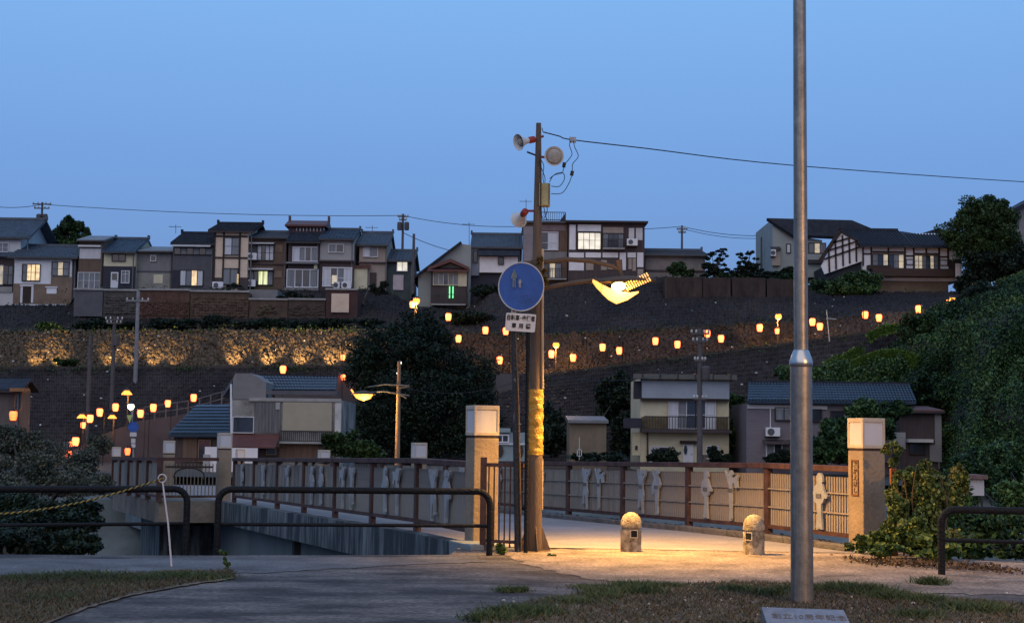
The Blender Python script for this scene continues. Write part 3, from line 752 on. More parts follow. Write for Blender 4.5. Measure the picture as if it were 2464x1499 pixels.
guard('guard_rail', 'black pipe guard rail at the right edge beside the vines', [onD(2262, 16.9), onD(3100, 16.2)], .735, .39, endL=True)
# wing fence between pillar and sign
wf = thing('wing_fence', 'short brown picket fence between the left pillar and the steel lamp pole', 'fence', tuple(onD(1165, 19.8)))
a, b = onD(1165, 19.8), onD(1262, 19.5)
MB().obox(a + Vector((0, 0, .60)), (.085, 0, 0), (0, .085, 0), (0, 0, 1.24)).build('post', rust, wf, bevel=.006)
MB().beam(a + Vector((0, 0, 1.12)), b + Vector((0, 0, 1.12)), .05, .05).build('top_rail', rust, wf)
MB().beam(a + Vector((0, 0, .12)), b + Vector((0, 0, .12)), .04, .04).build('bottom_rail', rust, wf)
for k in range(7):
    p = a.lerp(b, (k + 1) / 7.5); MB().obox(p + Vector((0, 0, .58)), (.02, 0, 0), (0, .02, 0), (0, 0, 1.05)).build('picket', rust, wf)
rp_ = thing('rusty_post', 'rusty brown post standing among the vines right of the lettered pillar', 'post', tuple(onD(2149, 19.6)))
MB().obox(onD(2149, 19.6) + Vector((0, 0, .56)), (.085, 0, 0), (0, .085, 0), (0, 0, 1.16)).build('shaft', M('rusty_orange_paint', (.17, .06, .025), scale=5, var=.3), rp_, bevel=.006)
for k in range(3):
    p = onD(2172 + 18 * k, 19.7); MB().obox(p + Vector((0, 0, .55)), (.018, 0, 0), (0, .018, 0), (0, 0, 1.1)).build('picket', rust, rp_)

# ------------------------------------------------------------------ bollards
def bollard(label, p, rot):
    t = thing('bollard', label, 'bollard', (0, 0, 0), 'stone bollards on the bridge approach')
    r = .138
    mb = MB().lathe([(r, 0), (r, .292), (r * .86, .297), (r * .86, .318), (r * 1.02, .324), (r * 1.03, .35), (r * .98, .40), (r * .84, .455), (r * .6, .495), (r * .3, .515), (.01, .52)], n=28)
    mb.build('body', bol_m, t, smooth=True)
    h = MB(); 
    h.box(-.042, .042, -r - .004, -r + .05, .20, .285)
    h.build('hole', M('hole_black', (.004, .004, .004), scale=1, bump=0), t)
    f2 = MB()
    for (x0, x1, z0, z1) in ((-.052, .052, .285, .295), (-.052, .052, .19, .20), (-.052, -.042, .2, .285), (.042, .052, .2, .285)): f2.box(x0, x1, -r - .008, -r + .04, z0, z1)
    f2.build('hole_rim', granite, t)
    t.location = p; t.rotation_euler = (0, 0, rot)
bollard('left stone bollard with a domed mossy top and black square hole, nearest the lamp', G(1518, 1327), math.radians(12))
bollard('right stone bollard with domed top beside the steel post, hole turned left', G(1814, 1334), math.radians(-38))

# ------------------------------------------------------------------ steel post in the foreground
sp = G(1930, 1452); st = thing('steel_lamp_post', 'tall brushed steel lamp post in the right foreground with a wider lower sleeve', 'lamp post', tuple(sp))
zc = P(1926, 868, sp.y).z
MB().lathe([(.104, -.05), (.101, zc - .06)], sp, 32).build('lower_sleeve', steel, st, smooth=True)
add_grain(steel, 7, .35)
MB().lathe([(.101, zc - .06), (.108, zc - .05), (.108, zc - .01), (.100, zc + .02), (.075, zc + .09), (.066, zc + .10)], sp, 32).build('collar', M('polished_collar', (.42, .41, .40), rough=.30, metal=.95, scale=3, var=.05, bump=0), st, smooth=True)
MB().lathe([(.066, zc + .1), (.054, 9.0), (.052, 9.0)], sp, 32).build('upper_shaft', steel, st, smooth=True)
# ------------------------------------------------------------------ stone marker at the bottom edge
mk = thing('stone_marker', 'sloping blue-grey memorial stone with dark lettering at the foot of the steel post', 'marker', tuple(G(1940, 1500)))
q = [P(1832, 1459, 11.9), P(2030, 1466, 11.9)]; lo = [P(1866, 1560, 11.35), P(2080, 1568, 11.35)]
mkm = M('polished_grey_stone', (.12, .14, .18), rough=.22, scale=9, var=.25, bump=.02, spec=.7)
th = Vector((0, .06, -.10))
MB().add([lo[0], lo[1], q[1], q[0], lo[0] + th, lo[1] + th, q[1] + th, q[0] + th], [(0, 1, 2, 3), (4, 7, 6, 5), (0, 4, 5, 1), (1, 5, 6, 2), (2, 6, 7, 3), (3, 7, 4, 0)]).build('slab', mkm, mk, bevel=.006)
MB().obox((lo[0] + lo[1] + q[0] + q[1]) / 4 + Vector((0, .12, -.16)), (.62, 0, 0), (0, .3, 0), (0, 0, .2)).build('footing', conc, mk)
X = (q[1] - q[0]).normalized(); Nn = X.cross(q[0] - lo[0]).normalized()
if Nn.z < 0: Nn = -Nn
cc = P(1947, 1487, 11.78)
# put the text on the slab plane
cc = cc - Nn * ((cc - q[0]).dot(Nn)) + Nn * .002
text_obj('lettering', '創立10周年記念', .082, M('engraved_grey', (.10, .105, .115), scale=6, bump=0), cc, X, Nn, mk, .002, spacing=1.06)

# ------------------------------------------------------------------ rope stake
rs0 = G(414, 1363); rs1 = P(391, 1158, rs0.y + .05)
rs = thing('rope_stake', 'thin leaning white stake with a ring on top left of the bridge', 'stake', tuple(rs0))
MB().tube([rs0 + Vector((0, 0, -.05)), rs0.lerp(rs1, .5) + Vector((.01, 0, 0)), rs1], [.011, .010, .009], 8).build('rod', white_d, rs, smooth=True)
ring = [rs1 + Vector((.045 * math.cos(t) - .005, 0, .045 * math.sin(t) + .035)) for t in np.linspace(0, 2 * math.pi, 17)]
MB().tube(ring, .007, 6, cap=False).build('ring', white_d, rs, smooth=True)
re_ = P(-120, 1250, 15.6)
rope_y = M('rope_yellow', (.30, .24, .05), scale=20, bump=.1); rope_k = M('rope_black', (.02, .02, .02), scale=20, bump=.1)
rope = thing('striped_rope', 'yellow and black twisted rope running from the white stake to the left edge', 'rope', tuple(rs1))
for j, m_ in ((0, rope_y), (1, rope_k)):
    pts = []
    for i in range(261):
        k = i / 260; p = rs1.lerp(re_, k) + Vector((0, 0, -.10 * math.sin(math.pi * k) * 1.0 + .03)); ph = k * 2 * math.pi * 34 + j * math.pi
        pts.append(p + Vector((0, .006 * math.cos(ph), .006 * math.sin(ph))))
    MB().tube(pts, .0065, 5).build('strand', m_, rope, smooth=True)
# ------------------------------------------------------------------ loudspeaker and street lamp pole
pb = G(1285, 1326); PD = pb.y
pole = thing('lamp_pole', 'tall tapered brown steel pole with gusseted foot carrying the lit street lamp', 'pole', tuple(pb))
def pz(v, u=1290): return P(u, v, PD).z
def px(u, v=600): return P(u, v, PD)
ztopp = pz(297, 1294)
MB().lathe([(.102, -.05), (.098, pz(1100)), (.083, pz(900)), (.074, pz(740)), (.060, pz(560)), (.048, pz(420)), (.034, ztopp), (.01, ztopp + .003)], pb, 20).build('shaft', wood_pole, pole, smooth=True)
mb = MB()
for k in range(4):
    th = math.radians(12 + 90 * k); d = Vector((math.cos(th), math.sin(th), 0)); w = Vector((-d.y, d.x, 0)) * .012
    mb.prism([pb + d * .09 - w / 2, pb + d * .215 - w / 2, pb + d * .215 - w / 2 + Vector((0, 0, .03)), pb + d * .09 - w / 2 + Vector((0, 0, .36))], w)
mb.build('gusset', wood_pole, pole)
MB().lathe([(.23, -.02), (.23, .012)], pb, 20).build('base_plate', wood_pole, pole)
# yellow wrap (wrinkled)
mw = MB(); n = 28; zs = np.linspace(pz(1094), pz(937), 34); k0 = 0
for i, z in enumerate(zs):
    for j in range(n):
        t = 2 * math.pi * j / n
        r = .106 - .004 * i / 34 + .0045 * math.sin(i * 1.5 + 2.3 * math.sin(t * 1.0 + i * .23)) + .004 * math.sin(3 * t + i * .7) + rnd.uniform(-.002, .002)
        mw.v.append(pb + Vector((r * math.cos(t), r * math.sin(t), z)))
for i in range(len(zs) - 1):
    for j in range(n): mw.f.append((i * n + j, i * n + (j + 1) % n, (i + 1) * n + (j + 1) % n, (i + 1) * n + j))
mw.build('yellow_wrap', yellow_tape, pole, smooth=True)
# pale strips added to stand for the pole's lamp-lit right edge
MB().tube([pb + Vector((.098, -.03, pz(1225))), pb + Vector((.094, -.03, pz(1104)))], .014, 8).build('lit_edge', M('lit_edge_tone', (.36, .27, .17), scale=3), pole, smooth=True)
MB().tube([pb + Vector((.088, -.05, pz(935))), pb + Vector((.076, -.05, pz(760))), pb + Vector((.07, -.03, pz(600)))], .018, 8).build('lit_edge', M('lit_edge_tone', (.3, .3, .3)), pole, smooth=True)
dkp = thing('thin_black_post', 'thin dark post standing behind the lamp pole', 'post', tuple(onD(1268, 19.3)))
MB().lathe([(.028, 0), (.028, P(1268, 760, 19.3).z)], onD(1268, 19.3), 10).build('shaft', blackp, dkp, smooth=True)

# street lamp with two curved arms
lm = thing('street_lamp', 'lit sodium street lamp with wide shade on two curved arms from the pole', 'street lamp', tuple(px(1300, 680)))
arm_m = M('arm_paint', (.085, .06, .042), scale=3, var=.2, bump=.05)
MB().tube([px(1296, 632), px(1360, 624), px(1420, 628), px(1475, 641), px(1490, 650)], [.034, .034, .032, .028, .025], 10).build('arm', arm_m, lm, smooth=True)
MB().tube([px(1300, 696), px(1345, 686), px(1400, 678), px(1432, 674), px(1470, 676)], [.03, .032, .032, .03, .028], 10).build('arm', arm_m, lm, smooth=True)
MB().tube([px(1488, 626), px(1492, 650), px(1496, 672)], [.05, .035, .03], 8).build('bracket', arm_m, lm, smooth=True)
MB().tube([px(1250, 634), px(1300, 630)], .026, 8).build('arm_stub', arm_m, lm, smooth=True)
mbc = MB()
for z in (632, 692): mbc.lathe([(.085, pz(z) - .03), (.085, pz(z) + .03)], pb, 16)
mbc.build('clamp', arm_m, lm)
# wide dark shade over a bright bulb, with a deep reflector lip on the left and louvres on the right
hc = px(1496, 676)
shade_m = M('shade_outer', (.07, .05, .035), scale=3, bump=.02)
def glow(name, c, s):
    m = bpy.data.materials.new(name); m.use_nodes = True; b = m.node_tree.nodes['Principled BSDF']
    b.inputs['Base Color'].default_value = (.6, .45, .25, 1); b.inputs['Emission Color'].default_value = (*c, 1); b.inputs['Emission Strength'].default_value = s
    return m
lip_m = glow('reflector_glow', (1, .36, .05), 2.7); tip_m = glow('reflector_tip_glow', (1, .50, .02), 1.1); bulb_m = glow('bulb_glow', (1, .70, .26), 6.0); louv_m = glow('louvre_glow', (1, .44, .08), 1.3)
mo = MB(); ns, nt = 22, 10
def shell(s, t, off):
    x = s * .44; w = .21 * (1 - abs(s) ** 2.0) ** .5
    return hc + Vector((x + .02, t * w, .075 * (1 - t * t) * (1 - .75 * s * s) + off - .02 + .02 * s))
for i in range(ns):
    for j in range(nt):
        s0, s1, t0, t1 = -.99 + 1.98 * i / ns, -.99 + 1.98 * (i + 1) / ns, -1 + 2 * j / nt, -1 + 2 * (j + 1) / nt
        for off in (0.012, 0): mo.quad(shell(s0, t0, off), shell(s1, t0, off), shell(s1, t1, off), shell(s0, t1, off))
mo.build('shade', shade_m, lm, smooth=True)
def crescent(top, bot, mat, name, y0, y1):
    mb = MB()
    for (a, b), (c, e) in zip(zip(top[:-1], top[1:]), zip(bot[:-1], bot[1:])):
        A, B, Cc, Ee = px(*a), px(*b), px(*e), px(*c); m0 = Vector((0, y0, 0)); m1 = Vector((0, y1, 0))
        mb.add([A + m0, B + m0, Cc + m0, Ee + m0, A + m1, B + m1, Cc + m1, Ee + m1], [(3, 2, 1, 0), (4, 5, 6, 7), (0, 1, 5, 4), (2, 3, 7, 6), (1, 2, 6, 5), (3, 0, 4, 7)])
    mb.build(name, mat, lm)
crescent([(1425, 675), (1437, 681), (1449, 689)], [(1424, 681), (1434, 695), (1447, 708)], tip_m, 'reflector_lip', -.16, -.10)
crescent([(1449, 689), (1468, 698), (1490, 705), (1514, 707), (1534, 704)], [(1447, 708), (1463, 723), (1482, 733), (1508, 724), (1534, 707)], lip_m, 'reflector_lip', -.17, -.08)
MB().lathe([(.005, -.095), (.038, -.085), (.058, -.045), (.062, 0), (.056, .05), (.034, .085), (.005, .095)], px(1488, 690) + Vector((0, -.03, 0)), 16, (1, 0, .12)).build('bulb', bulb_m, lm, smooth=True)
for k in range(11):
    for r in (0, 1):
        u_ = 1504 + 5.4 * k + 5 * r; v_ = 700 - 2.3 * k - (9 + .3 * k) * (1 - r) + 2
        if k == 0 and r == 0: continue
        a = px(u_, v_) + Vector((0, -.12 - .03 * r, 0)); b = px(u_ - 4.5, v_ - 8.5) + Vector((0, -.10 - .03 * r, 0))
        MB().beam(a, b, .016, .012, (0, 1, 0)).build('louvre', louv_m, lm)
MB().beam(px(1500, 702) + Vector((0, -.10, 0)), px(1566, 676) + Vector((0, -.08, 0)), .02, .01, (0, 1, 0)).build('louvre_bar', shade_m, lm)
ld = bpy.data.lights.new('street_lamp_light', 'SPOT'); ld.energy = 3300; ld.color = (1, .50, .10); ld.shadow_soft_size = .14
ld.spot_size = math.radians(144); ld.spot_blend = 1.0
lo_ = bpy.data.objects.new('street_lamp_light', ld); COL.objects.link(lo_); lo_.location = hc + Vector((.02, -.02, -.34)); lo_.rotation_euler = (math.radians(6), math.radians(-11), 0)
lg = bpy.data.lights.new('street_lamp_glow', 'POINT'); lg.energy = 16; lg.color = (1, .50, .12); lg.shadow_soft_size = .05
lgo = bpy.data.objects.new('street_lamp_glow', lg); COL.objects.link(lgo); lgo.location = hc + Vector((-.02, -.26, -.10))

# dry climbing plant tuft on the pole
pl = thing('climbing_tuft', 'dry brown climbing plant tangled round the pole above the blue sign', 'plant', tuple(px(1298, 640)))
C = blob_points([E(1299, 632, PD - .08, 12, 12), E(1302, 655, PD - .08, 11, 16), E(1312, 678, PD - .06, 5, 14)], 420, .1)
V, F = cards(C, .06); np_mesh('leaves', V, F, fac_mat('dry_vine_leaf', [(.05, .03, .01), (.12, .07, .02), (.15, .12, .03)]), pl, kind='stuff')

# horn loudspeakers
horn_w = M('horn_white', (.50, .49, .47), rough=.5, scale=4, var=.12, bump=.03); horn_r = M('horn_red', (.22, .03, .02), rough=.5, scale=4, var=.25, bump=.03)
horn_in = M('horn_inside', (.30, .28, .24), rough=.6, scale=5, var=.3)
def horn(label, mouth, back, R, arm):
    mouth, back = Vector(mouth), Vector(back); ax = (mouth - back).normalized(); L = (mouth - back).length
    t = thing('loudspeaker', label, 'loudspeaker', tuple(back), 'horn loudspeakers on the lamp pole')
    MB().lathe([(R * .28, 0), (R * .42, L * .06), (R * .42, L * .34), (R * .36, L * .42)], back, 20, ax).build('driver', horn_r, t, smooth=True)
    MB().lathe([(R * .34, L * .42), (R * .45, L * .62), (R * .68, L * .85), (R, L), (R * 1.05, L), (R * 1.05, L * 1.02), (R * .98, L * 1.01), (R * .62, L * .84), (R * .3, L * .55)], back, 24, ax, cap=False).build('bell', horn_w, t, smooth=True)
    MB().lathe([(R * .05, L * .55), (R * .40, L * .60), (R * .44, L * .93), (R * .40, L * .97), (R * .18, L * 1.0), (.003, L * 1.0)], back, 20, ax).build('inner_cone', horn_in, t, smooth=True)
    MB().tube([back, Vector(arm)], .016, 6).build('bracket', horn_r, t)
    return t
horn('upper left loudspeaker with red driver, its white horn facing left', px(1248, 349) + Vector((0, -.17, 0)), px(1287, 336) + Vector((0, -.02, 0)), .108, px(1308, 328))
horn('round white loudspeaker facing the viewer, right of the pole', px(1332, 385) + Vector((0, -.26, 0)), px(1326, 380) + Vector((0, .02, 0)), .125, px(1294, 377))
cov = px(1332, 385) + Vector((0, -.27, 0))
MB().lathe([(.004, .02), (.06, .018), (.092, .005), (.096, -.004), (.004, -.006)], cov, 24, (0, -1, 0)).build('front_cover', horn_in, bpy.data.objects['loudspeaker.001'], smooth=True)
horn('lower left loudspeaker with red driver seen from behind', px(1252, 526) + Vector((-.02, .12, 0)), px(1265, 511) + Vector((0, -.13, 0)), .110, px(1285, 508))
MB().tube([px(1268, 366), px(1294, 376)], .012, 6).build('strut', dark_wood, pole)
# equipment box
eb = thing('junction_box', 'yellowish beige junction box strapped to the upper pole', 'junction box', tuple(px(1311, 498)))
a, b = px(1297, 444), px(1323, 498)
MB().box(a.x, b.x, PD - .12, PD + .06, b.z, a.z).build('case', M('box_beige', (.33, .29, .15), scale=3, var=.25), eb, bevel=.008)
MB().box(a.x + .015, a.x + .03, PD - .135, PD - .12, b.z, a.z + .02).build('strap', dark_wood, eb)
MB().box(b.x - .02, b.x - .008, PD - .135, PD - .12, b.z + .01, a.z - .01).build('hinge', wood_pole, eb)
# cables
cab = M('black_cable', (.015, .016, .02), rough=.5, scale=5, bump=0)
def wire(label, pts, r=.006, name='cable', parent=None):
    mb = MB().tube(pts, r, 5)
    if parent: return mb.build(name, cab, parent)
    return mb.build(name, cab, None, label=label, cat='cable')
def sm(pts, n=6):
    out = []; P_ = [pts[0]] + list(pts) + [pts[-1]]
    for i in range(1, len(P_) - 2):
        for k in range(n):
            t = k / n; a, b, c, d = P_[i - 1], P_[i], P_[i + 1], P_[i + 2]
            out.append(.5 * ((2 * b) + (c - a) * t + (2 * a - 5 * b + 4 * c - d) * t * t + (3 * b - a - 3 * c + d) * t ** 3))
    return out + [pts[-1]]
oc = wire('black overhead cable running from the pole top to the right edge', sm([px(1306, 318), px(1345, 328), px(1378, 337), P(1550, 357, 20.5), P(1905, 398, 24), P(2464, 438, 30), P(2900, 460, 36)]), .0085)
MB().box(px(1370, 337).x, px(1386, 337).x, PD - .03, PD + .03, px(1370, 343).z, px(1370, 331).z).build('cable_clamp', M('clamp_grey', (.3, .32, .35), scale=4), oc) 
cb = thing('cable_loop', 'looped black cables with two dark ferrites hanging beside the pole', 'cable', tuple(px(1370, 340)))
for pts in ([(1374, 340), (1370, 352), (1376, 372), (1368, 386), (1359, 396)], [(1356, 402), (1352, 418), (1332, 424), (1322, 440)], [(1380, 340), (1382, 355), (1391, 378), (1378, 396), (1377, 412)], [(1375, 426), (1368, 444), (1352, 466), (1326, 468)],
            [(1322, 432), (1338, 420), (1354, 418), (1358, 432), (1346, 450), (1326, 450)], [(1300, 385), (1308, 400), (1306, 425), (1308, 445)], [(1306, 318), (1304, 310)], [(1297, 390), (1304, 410), (1311, 430), (1310, 447)],
            [(1300, 498), (1302, 515), (1306, 528)], [(1308, 498), (1312, 518), (1316, 532)], [(1316, 498), (1316, 512), (1310, 526)]):
    MB().tube(sm([px(*q) + Vector((0, -.05, 0)) for q in pts]), .0055, 5).build('cable', cab, cb)
for q in ((1357, 399), (1376, 419)):
    c = px(*q) + Vector((0, -.05, 0)); MB().obox(c, (.045, 0, -.01), (0, .04, 0), (.012, 0, .065)).build('ferrite', cab, cb, bevel=.006)

# ------------------------------------------------------------------ round blue sign and plate
sb = G(1246, 1328); SD = sb.y - .12
sg = thing('road_sign', 'round faded blue pedestrian and bicycle sign on a weathered black post', 'road sign', tuple(sb))
tp = P(1236, 735, SD)
MB().tube([sb + Vector((0, 0, -.05)), sb.lerp(tp, .5), tp], [.042, .040, .038], 12).build('post', M('peeling_black_post', (.012, .014, .018), rough=.45, scale=3, stretch=(3, 3, 1), var=.3, col2=(.42, .40, .38), thresh=(.60, .72), bump=.3, spec=.5), sg, smooth=True)
MB().tube([sb + Vector((.045, -.03, 0)), sb.lerp(tp, .55) + Vector((.045, -.03, 0)), tp + Vector((.03, -.03, -.3))], .010, 6).build('cable', wood_pole, sg)
sc = P(1254, 690, SD - .06); blue = M('faded_sign_blue', (.010, .060, .26), rough=.5, scale=3, var=.22, col2=(.014, .075, .30), bump=.02, spec=.4)
ax = Vector((-.10, -1, .03)).normalized(); sx_, sz_ = .297, .318
def disc(mbx, R1, dep, off):
    pass
def ellipse(r, off, n=48): 
    X = Vector((1, -.10, 0)).normalized(); Zv = X.cross(ax) * -1 if X.cross(ax).z < 0 else X.cross(ax)
    return [sc + ax * off + X * (sx_ * r * math.cos(t)) + Zv * (sz_ * r * math.sin(t)) for t in np.linspace(0, 2 * math.pi, n, endpoint=False)]
MB().prism(ellipse(1.0, 0), -ax * .012).build('sign_face', blue, sg)
rim = MB(); rim.tube(ellipse(1.0, 0) + [ellipse(1.0, 0)[0]], .0085, 6, cap=False); rim.build('sign_rim', M('sign_rim_grey', (.42, .42, .42), scale=4), sg, smooth=True)
Xs = Vector((1, -.10, 0)).normalized(); Zs = Vector((0.0, 0, 1))
def person_outline(c, h, w):
    o = []
    for x, y in [(-.16, 0), (-.05, 0), (-.02, .40), (.03, .40), (.07, 0), (.18, 0), (.16, .45), (.20, .72), (.26, .52), (.33, .54), (.26, .80), (.10, .85), (.09, .90), (.12, .96), (.05, 1.0), (-.05, .98), (-.07, .90), (-.05, .85), (-.22, .80), (-.33, .50), (-.25, .48), (-.18, .70), (-.17, .45)]:
        o.append(c + Xs * x * w + Zs * y * h)
    return o
fad = M('faded_figure', (.05, .12, .22), scale=9, var=.5, bump=0, col2=(.20, .21, .14)); fad2 = M('pale_figure', (.28, .28, .26), scale=6, var=.2, bump=0)
MB().prism(person_outline(P(1237, 692, SD - .06) + ax * .003 + Vector((0, -.03, 0)), .235, .115), ax * .003).build('adult_symbol', fad, sg)
MB().prism(person_outline(P(1251, 693, SD - .06) + ax * .003 + Vector((0, -.03, 0)), .115, .075), ax * .003).build('child_symbol', fad2, sg)
ghost = M('ghost_marks', (.10, .13, .26), scale=6, bump=0)
mb = MB()
bc = P(1266, 715, SD - .06) + ax * .002 + Vector((0, -.025, 0))
for (dx, dz) in ((-.05, -.02), (.06, -.05)):
    mb.tube([bc + Xs * (dx + .045 * math.cos(t)) + Zs * (dz + .045 * math.sin(t)) for t in np.linspace(0, 2 * math.pi, 17)], .0022, 4, cap=False)
mb.tube([bc + Xs * -.05 + Zs * .04, bc + Xs * .05 + Zs * .03], .0025, 4)
mb.build('faded_bicycle_symbol', ghost, sg)
# lettered plate
pc = P(1252.5, 776, SD - .07); rt = math.radians(-3.4)
Xp = (Xs * math.cos(rt) + Vector((0, 0, 1)) * math.sin(rt)).normalized(); Np = ax; Zp = Np.cross(Xp); 
hw_, hh_, rr = .197, .118, .02
out = []
for (cx_, cz_, a0) in ((1, 1, 0), (-1, 1, 90), (-1, -1, 180), (1, -1, 270)):
    for k in range(5):
        a = math.radians(a0 + 22.5 * k); out.append(pc + Xp * (cx_ * (hw_ - rr) + rr * math.cos(a)) + Zp * (cz_ * (hh_ - rr) + rr * math.sin(a)))
plate = MB().prism(out, -Np * .008).build('lettered_plate', M('plate_white', (.52, .49, .46), rough=.5, scale=6, var=.12, bump=.02), sg)
tx = M('plate_black', (.010, .008, .010), scale=12, var=.5, bump=0, col2=(.02, .014, .014))
text_obj('lettering', '自転車･歩行者', .058, tx, pc + Zp * .052 + Np * .002, Xp, Np, plate, .0015, scale=(1.0, 1.35), bold=.0016)
text_obj('lettering', '専用橋', .064, tx, pc - Zp * .052 + Np * .002 + Xp * .01, Xp, Np, plate, .0015, spacing=1.9, scale=(1.0, 1.15), bold=.002)
# weeds
def weed(label, base, blobs, n, size, mat, cat='weed'):
    t = thing('weed', label, cat, tuple(base))
    mb = MB()
    for c, r in blobs: mb.tube([Vector(base), Vector(c)], .004, 5)
    mb.build('stem', leaf_md, t)
    C = blob_points(blobs, n, .1); V, F = cards(C, size, aspect=.7); np_mesh('leaves', V, F, mat, t)
    return t
b = G(545, 1372); weed('spindly green weed at the tip of the left grass patch', b, [E(540, 1328, b.y, 14, 9), E(546, 1350, b.y, 11, 10), E(549, 1366, b.y, 8, 6)], 260, .035, leaf_br)
b = G(1206, 1334); weed('broad green weed between the guard rail and the sign post', b, [E(1206, 1318, b.y, 15, 15)], 170, .075, leaf_br)
b = G(1328, 1338); weed('low yellowish weed at the foot of the lamp pole', b, [E(1326, 1334, b.y, 14, 4)], 150, .03, leaf_br)

# street lamp beside the camera on the right: its warm light streaks the steel post and the vines
sp2 = Vector((9.8, 3.6, 0)); sl2 = thing('street_lamp', 'street lamp standing beyond the right edge that lights the steel post and vines', 'street lamp', tuple(sp2))
MB().lathe([(.09, 0), (.06, 5.2)], sp2, 14).build('pole', steel, sl2, smooth=True)
MB().tube([sp2 + Vector((0, 0, 5.15)), sp2 + Vector((-.2, 0, 5.35)), sp2 + Vector((-.6, 0, 5.38))], .03, 8).build('arm', arm_m, sl2, smooth=True)
MB().lathe([(.02, .12), (.12, .10), (.26, .0), (.25, -.02)], sp2 + Vector((-.7, 0, 5.3)), 16).build('shade', shade_m, sl2, smooth=True)
MB().lathe([(.02, -.14), (.10, -.12), (.15, -.03), (.12, .02)], sp2 + Vector((-.7, 0, 5.25)), 16).build('bulb', glow('side_bulb_glow', (1, .45, .10), 12), sl2, smooth=True)
l2 = bpy.data.lights.new('side_lamp_light', 'SPOT'); l2.energy = 4600; l2.color = (1, .50, .14); l2.shadow_soft_size = .18; l2.spot_size = math.radians(165); l2.spot_blend = .7
o2 = bpy.data.objects.new('side_lamp_light', l2); COL.objects.link(o2); o2.location = sp2 + Vector((-.7, 0, 5.05)); o2.rotation_euler = (math.radians(30), 0, 0)
